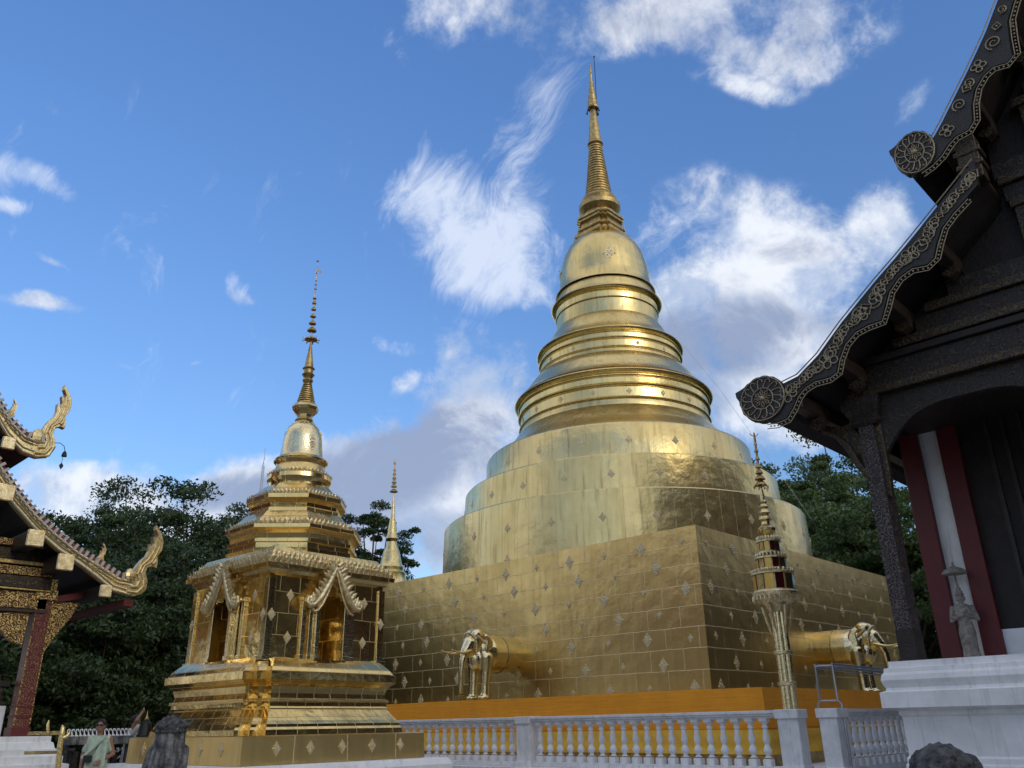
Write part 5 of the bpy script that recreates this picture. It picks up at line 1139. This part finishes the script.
# ================================================================== stone guardians
def guardian_back():
    p = atd(169, 745, 11.2); x, y = float(p[0]), float(p[1]); Zp = lambda yy: float(atd(171, yy, 9.6)[2])
    t = thing('stone_guardian', (x, y, 0), 'weathered dark stone guardian with a curled cap, seen from behind beside the small golden chedi', 'stone statue'); s = 9.6/834/math.cos(R(0))
    q = MB(); q.box((x-.26, y-.26, 0), (x+.26, y+.26, .55)); q.box((x-.30, y-.30, .55), (x+.30, y+.30, .62)); q.build('pedestal', M['stone2'], t, bevel=.02)
    q = MB(); zt = Zp(733); rr = [(.24, .62), (.23, .75), (.21, .95), (.19, 1.15), (.168, 1.3), (.16, 1.42), (.155, 1.50)]
    q.loft([[(x+r_*math.cos(a)*(1+.07*math.cos(11*a+z_*3)), y+r_*math.sin(a)*(1+.07*math.cos(11*a+z_*3)), z_) for a in [2*PI*k/66 for k in range(66)]] for r_, z_ in rr])
    for s_ in (-1, 1): q.chain([(x+.17*s_*.7, y-.17*s_*.7, 1.25), (x+.2*s_*.7-.06, y-.2*s_*.7-.06, 1.0), (x+.17*s_*.7-.10, y-.17*s_*.7-.10, .72)], [.07, .065, .06])
    q.build('body', M['stone'], t, voxel=.012)
    q = MB(); c = Vector((x, y, 1.49)); rt = Vector(cr); rt.z = 0
    q.ell(c, (.165, .165, .13)); q.cap(c+rt*.08+Vector((0, 0, .02)), c+rt*.20+Vector((0, 0, .03)), .08, .02)
    for k in range(70):
        v = RNG.normal(size=3); v[2] = abs(v[2])*.9; v /= np.linalg.norm(v); q.ell(c+Vector((v[0]*.16, v[1]*.16, v[2]*.12)), .026, nu=6, nv=5)
    q.tube([c+Vector((.165*math.cos(2*PI*k/30), .165*math.sin(2*PI*k/30), -.04)) for k in range(31)], .014, 6)
    q.build('cap', M['stone2'], t, voxel=.009)
guardian_back()
def lion():
    p = atd(948, 768, 6.2); x, y = float(p[0]), float(p[1]); t = thing('stone_lion', (x, y, 0), 'rough dark stone lion with a round maned head before the tall white plinth', 'stone statue')
    rt = Vector(cr); rt.z = 0; rt.normalize(); bk = Vector((-fh[0], -fh[1], 0)); zt = float(atd(948, 743, 6.2)[2]); c = Vector((x, y, zt-.17))-rt*.03
    q = MB(); q.ell(c, (.19, .19, .17)); q.ell(c+rt*.10+Vector((0, 0, -.01)), (.12, .12, .11)); q.cap(c+rt*.14+Vector((0, 0, -.05)), c+rt*.24+Vector((0, 0, -.09)), .085, .06); q.cap(c+rt*.12+Vector((0, 0, -.14)), c+rt*.21+Vector((0, 0, -.17)), .06, .045)
    q.ell(c+rt*.18+Vector((0, 0, .035))+bk*.05, .04); q.ell(c+rt*.10+Vector((0, 0, .06))+bk*.10, (.05, .05, .04)); q.ell(c+rt*.13+Vector((0, 0, .08)), (.07, .09, .035)); q.ell(c+rt*.28+Vector((0, 0, -.05)), .035)
    q.ell(c-rt*.03+Vector((0, 0, .03))+bk*.17, (.05, .03, .06))
    q.cap(c+Vector((0, 0, -.1))-rt*.04, c+Vector((0, 0, -.5))-rt*.08, .17, .20); q.ell(c+Vector((0, 0, -.62))-rt*.16, (.26, .26, .24))
    for s_ in (-1, 1): q.chain([c+rt*.06+bk*.1*s_+Vector((0, 0, -.32)), c+rt*.13+bk*.1*s_+Vector((0, 0, -.58)), c+rt*.12+bk*.1*s_+Vector((0, 0, -.78)), c+rt*.22+bk*.1*s_+Vector((0, 0, -.80))], [.09, .065, .06, .05])
    q.build('body', M['stone2'], t, voxel=.012)
    q = MB()
    for k in range(130):
        v = RNG.normal(size=3); v /= np.linalg.norm(v); d = Vector(v)
        if d.dot(rt) > .35: continue
        q.ell(c+Vector((v[0]*.185, v[1]*.185, v[2]*.165-.01)), .026, nu=6, nv=5)
    q.build('mane', M['stone2'], t, voxel=.010)
    q = MB(); z0_ = zt-.17-.86; q.box((x-.34, y-.34, 0), (x+.34, y+.34, z0_-.05)); q.box((x-.38, y-.38, z0_-.05), (x+.38, y+.38, z0_+.02)); q.build('pedestal', M['white'], t, bevel=.015)
lion()
# small dark bell-shaped figure on the chedi's step
p = rotp(-1.72, 1.80, 1.375); b0 = thing('bell_ornament', tuple(p), 'small dark green bell-shaped ornament with a pointed knob on the gold step corner', 'ornament')
q = MB(); q.lathe(p, [(.14, 0), (.15, .02), (.12, .06), (.115, .16), (.10, .22), (.05, .27), (.03, .29)], 20); q.build('body', M['dark'], b0, smooth=40)
q = MB(); q.lathe(p, [(.03, .28), (.045, .31), (.03, .34), (.012, .40), (.004, .46)], 12); q.build('knob', M['gold_old'], b0, smooth=40)
# ================================================================== people
def skeleton(q, J, k=1.0):
    """J: joint dict in local metres (x forward, y left, z up)"""
    q.loft([[(cx_+rx*math.cos(2*PI*j/20), ry*math.sin(2*PI*j/20), z_) for j in range(20)] for z_, rx, ry, cx_ in J['torso']])
    q.chain([J['neck0'], J['neck1']], [.055, .05])
    h = Vector(J['head']); q.ell(h, (.092, .075, .112)); q.ell(h+Vector((.02, 0, -.05)), (.07, .058, .07)); q.ell(h+Vector((.098, 0, -.015)), (.018, .014, .022)); q.ell(h+Vector((.088, 0, -.055)), (.012, .024, .009))
    for s_ in (-1, 1): q.ell(h+Vector((0, .077*s_, -.01)), (.018, .012, .03)); q.ell(h+Vector((.075, .03*s_, .018)), (.014, .015, .010))
    for s_, nm in ((-1, 'R'), (1, 'L')):
        q.chain(J['arm'+nm], [.052, .040, .026]); hand(q, J['arm'+nm][-1], J['arm'+nm][-1]-J['arm'+nm][-2], s_)
        q.chain(J['leg'+nm], [.085, .055, .036]); f = J['leg'+nm][-1]; q.cap(f+Vector((-.02, 0, -.035)), f+Vector((.16, 0, -.05)), .04, .03)
def hand(q, w, d, s_):
    d = d.normalized(); sd = d.cross(Vector((1, 0, .1))); sd.normalize(); nn = d.cross(sd)
    q.cap(w, w+d*.07, .024, .034, 10)
    for i, (o_, l_) in enumerate(((-.027, .062), (-.009, .072), (.009, .068), (.026, .052))):
        b0 = w+d*.085+sd*o_; q.chain([b0, b0+d*l_*.55+nn*.006, b0+d*l_*.9+nn*.026], [.0095, .009, .008], 8)
    b0 = w+d*.03-sd*.03; q.chain([b0, b0+d*.03-sd*.022, b0+d*.06-sd*.022+nn*.008], [.012, .010, .009], 8)
def woman():
    p = atd(96, 760, 18.3); x, y = float(p[0]), float(p[1]); t = thing('person', (x, y, 0), 'person in a pale green draped dress and dark sunglasses with a small black camera bag', 'person')
    t.rotation_euler = (0, 0, YAW+PI+R(8)); t['_o'] = (0, 0, 0)
    J = dict(torso=[(.80, .13, .17, 0), (.92, .125, .175, 0), (1.05, .11, .145, 0), (1.2, .12, .155, 0), (1.33, .11, .18, 0), (1.40, .07, .13, 0)], neck0=Vector((0, 0, 1.38)), neck1=Vector((.01, 0, 1.47)), head=(.02, 0, 1.575),
        armR=[Vector((0, -.185, 1.35)), Vector((-.03, -.25, 1.08)), Vector((.08, -.22, .86))], armL=[Vector((0, .185, 1.35)), Vector((-.03, .27, 1.10)), Vector((.14, .13, 1.0))],
        legR=[Vector((0, -.09, .84)), Vector((.02, -.09, .46)), Vector((0, -.09, .08))], legL=[Vector((0, .09, .84)), Vector((.03, .10, .46)), Vector((.02, .10, .08))])
    q = MB(); skeleton(q, J); q.build('body', M['skin'], t, voxel=.009)
    q = MB(); n = 48      # draped dress, shoulders to ankle, with vertical folds
    rows = [(.10, .24, .26), (.35, .20, .235), (.6, .17, .205), (.85, .155, .185), (.98, .15, .195), (1.08, .135, .175), (1.2, .145, .185), (1.30, .13, .185), (1.37, .105, .165), (1.415, .07, .11)]
    q.loft([[((rx+.012*math.sin(9*a+z_*4)*(1.3-z_))*math.cos(a), (ry+.016*math.sin(9*a+z_*4)*(1.3-z_))*math.sin(a), z_) for a in [2*PI*j/n for j in range(n)]] for z_, rx, ry in rows])
    for s_ in (-1, 1): q.chain([Vector((0, .15*s_, 1.35)), Vector((-.03, .225*s_, 1.17))], [.065, .06])
    q.build('dress', M['sari'], t, voxel=.012)
    q = MB(); q.tube([Vector((.16, .16-.36*u, 1.40-.36*u)) for u in [k/8 for k in range(9)]], [.03]*9, 8); q.loft([[(.155+.012*math.sin(k*1.4)+.01*v, .20-.34*u, 1.42-.42*u-.50*v) for k, u in enumerate([j/10 for j in range(11)])] for v in (0, .3, .6, 1.0)], cap=False, closed=False)
    q.build('drape', M['sari'], t)
    q = MB(); h = Vector((.02, 0, 1.575)); q.ell(h+Vector((-.02, 0, .03)), (.10, .088, .10)); q.ell(h+Vector((-.09, 0, -.04)), (.05, .055, .055)); q.build('hair', M['hair'], t, voxel=.01)
    q = MB(); 
    for s_ in (-1, 1): q.ell(h+Vector((.092, .034*s_, .015)), (.010, .030, .022)); q.tube([h+Vector((.09, .06*s_, .02)), h+Vector((.0, .082*s_, .02))], .004, 5)
    q.tube([h+Vector((.098, -.02, .02)), h+Vector((.098, .02, .02))], .004, 5); q.build('sunglasses', M['black'], t, smooth=50)
    bg_ = thing('camera_bag', (x, y, 0), 'small black camera bag on a thin strap at the hip of the person in green', 'bag'); bg_.rotation_euler = t.rotation_euler; bg_['_o'] = (0, 0, 0)
    q = MB(); q.box((.19, -.15, .97), (.27, -.01, 1.09)); q.build('pouch', M['black'], bg_, bevel=.015)
    q = MB(); q.tube([(.22, -.02, 1.08), (.165, .03, 1.2), (.15, .09, 1.33), (.05, .13, 1.43), (-.09, .12, 1.38), (-.17, .0, 1.2), (-.16, -.12, 1.05), (.0, -.21, 1.0), (.2, -.15, 1.06)], .007, 6); q.build('strap', M['black'], bg_)
woman()
def visitor():
    p = atd(128, 750, 21.5); x, y = float(p[0]), float(p[1]); t = thing('person', (x, y, .06), 'person in a white top lifting both arms above the head, beyond the grey table', 'person')
    t.rotation_euler = (0, 0, YAW-R(70)); t['_o'] = (0, 0, 0)
    J = dict(torso=[(.82, .11, .16, 0), (.95, .11, .155, 0), (1.1, .10, .14, 0.01), (1.25, .115, .17, .02), (1.38, .10, .18, .03), (1.46, .06, .12, .03)], neck0=Vector((.03, 0, 1.43)), neck1=Vector((.05, 0, 1.52)), head=(.07, 0, 1.62),
        armR=[Vector((.03, -.185, 1.40)), Vector((.10, -.27, 1.64)), Vector((.18, -.09, 1.80))], armL=[Vector((.03, .185, 1.40)), Vector((.10, .27, 1.64)), Vector((.18, .07, 1.80))],
        legR=[Vector((0, -.09, .86)), Vector((.03, -.09, .47)), Vector((0, -.09, .08))], legL=[Vector((0, .09, .86)), Vector((.0, .10, .47)), Vector((-.03, .10, .08))])
    q = MB(); skeleton(q, J); q.build('body', M['skin'], t, voxel=.009)
    q = MB(); q.loft([[(cx_+rx*math.cos(a), ry*math.sin(a), z_) for a in [2*PI*j/30 for j in range(30)]] for z_, rx, ry, cx_ in ((.78, .14, .19, 0), (.95, .13, .175, 0), (1.1, .12, .16, .01), (1.25, .135, .19, .02), (1.38, .12, .205, .03), (1.46, .075, .13, .03))])
    for s_ in (-1, 1): q.chain([Vector((.03, .17*s_, 1.39)), Vector((.12, .205*s_, 1.50))], [.08, .07])
    q.build('shirt', M['shirt'], t, voxel=.012)
    q = MB(); q.loft([[(rx*math.cos(a), ry*math.sin(a), z_) for a in [2*PI*j/24 for j in range(24)]] for z_, rx, ry in ((.55, .13, .17), (.75, .13, .175), (.86, .125, .165))])
    for s_ in (-1, 1): q.chain([Vector((.0, .09*s_, .84)), Vector((.02, .095*s_, .47)), Vector((0, .095*s_, .14))], [.10, .075, .06])
    q.build('trousers', M['greycloth'], t, voxel=.014)
    q = MB(); h = Vector((.07, 0, 1.62)); q.ell(h+Vector((-.02, 0, .03)), (.10, .088, .10)); q.build('hair', M['hair'], t, voxel=.01)
visitor()
# ================================================================== table with white hooks, bench, golden rack, hedge
e1 = Vector(cr); e1.z = 0; e1.normalize(); nv = Vector((fh[0], fh[1], 0))
def ctr(x, D): p = atd(x, 735, D); return Vector((float(p[0]), float(p[1]), 0))
A_, B_ = ctr(66, 20.2), ctr(131, 20.5); zt_ = float(atd(100, 737, 20.3)[2])
t = thing('stone_table', tuple(A_), 'long grey table with thin legs behind the person in green', 'table')
q = MB(); q.beam(A_+Vector((0, 0, zt_-.06)), B_+Vector((0, 0, zt_-.06)), .5, .16); q.build('tabletop', M['stone'], t, bevel=.01)
for u in (.03, .35, .68, .97):
    c = A_+(B_-A_)*u; q = MB(); q.box((c.x-.04, c.y-.04, 0), (c.x+.04, c.y+.04, zt_-.13)); q.build('leg', M['stone2'], t)
n = 16; proto = None
for i in range(n):
    c = A_+(B_-A_)*((i+.5)/n)
    if proto is None:
        q = MB(); q.tube([(-.01, 0, 0), (-.012, 0, .05), (-.025, 0, .09), (-.015, 0, .125), (.015, 0, .13), (.028, 0, .11), (.02, 0, .09)], [.018, .015, .013, .013, .013, .012, .006], 8); q.lathe((0, 0, 0), [(.034, 0), (.034, .015), (.02, .03)], 12)
        proto = q.build('white_hook', M['white'], smooth=60); o = proto
    else: o = proto.copy(); COL.objects.link(o)
    o.location = (c.x, c.y, zt_+.02); o.rotation_euler = (0, 0, YAW-PI/2); set_tags(o, 'small white hook-shaped ornament in the row along the grey table', 'ornament', 'white hooks lined up on the grey table')
def bench(xa_, xb_, D, lb):
    a, b_ = ctr(xa_, D), ctr(xb_, D); t = thing('bench', tuple(a), lb, 'bench', 'low wooden benches under the trees'); z_ = float(atd((xa_+xb_)/2, 750, D)[2])
    q = MB(); q.beam(a+Vector((0, 0, z_)), b_+Vector((0, 0, z_)), .4, .07); q.build('seat', M['wood2'], t, bevel=.01)
    for u in (.08, .92):
        c = a+(b_-a)*u; q = MB(); q.box((c.x-.05, c.y-.15, 0), (c.x+.05, c.y+.15, z_-.035)); q.build('leg', M['wood2'], t)
bench(60, 78, 22.5, 'low brown bench just left of the person in green'); bench(106, 116, 22.5, 'low brown bench just right of the person in green')
t = thing('golden_rack', tuple(ctr(60, 17.0)), 'thin golden rack with a curled serpent post beside the pavilion plinth', 'rack')
g0, g1 = ctr(28, 17.2), ctr(63, 17.0); zr_ = float(atd(50, 733, 17)[2])
q = MB(); q.beam(g0+Vector((0, 0, zr_)), g1+Vector((0, 0, zr_)), .05, .06); q.beam(g0+Vector((0, 0, zr_-.30)), g1+Vector((0, 0, zr_-.30)), .04, .05); q.build('bar', M['gold_old'], t)
q = MB(); Zq = lambda y: float(atd(62, y, 17)[2]); C_ = lambda x, y: tuple(Vector((*map(float, atd(x, y, 17)[:2]), Zq(y))))
q.tube([C_(58, 768), C_(60, 745), C_(62, 734), C_(63, 728), C_(62, 725)], [.05, .045, .045, .04, .01], 8); q.tube([C_(62, 738), C_(66, 737), C_(69, 734), C_(70, 731)], [.04, .035, .025, .006], 8); q.tube([C_(48, 733), C_(48, 724), C_(49, 720)], [.025, .025, .008], 6); q.build('serpent_post', M['gold_trim'], t, smooth=50)
t = thing('clipped_hedge', tuple(ctr(90, 21)), 'low clipped dark hedge below the benches', 'hedge')
a, b_ = ctr(40, 19.2), ctr(150, 22.5); P_ = []
for i in range(9000):
    u, v, w = RNG.random(3); P_.append(np.array(a+(b_-a)*u+nv*(v-.5)*.8+Vector((0, 0, .04+w*.62+.06*math.sin(u*60)))))
leaves_mesh('foliage', P_, .06, M['hedge'], t)
q = MB(); q.beam(a+Vector((0, 0, .3)), b_+Vector((0, 0, .3)), .55, .5); q.build('twigs', M['bark'], t)
# ================================================================== closing touches
for o in bpy.data.objects:
    if '_o' in o: del o['_o']
for m_ in bpy.data.materials:
    if '_c' in m_: del m_['_c']
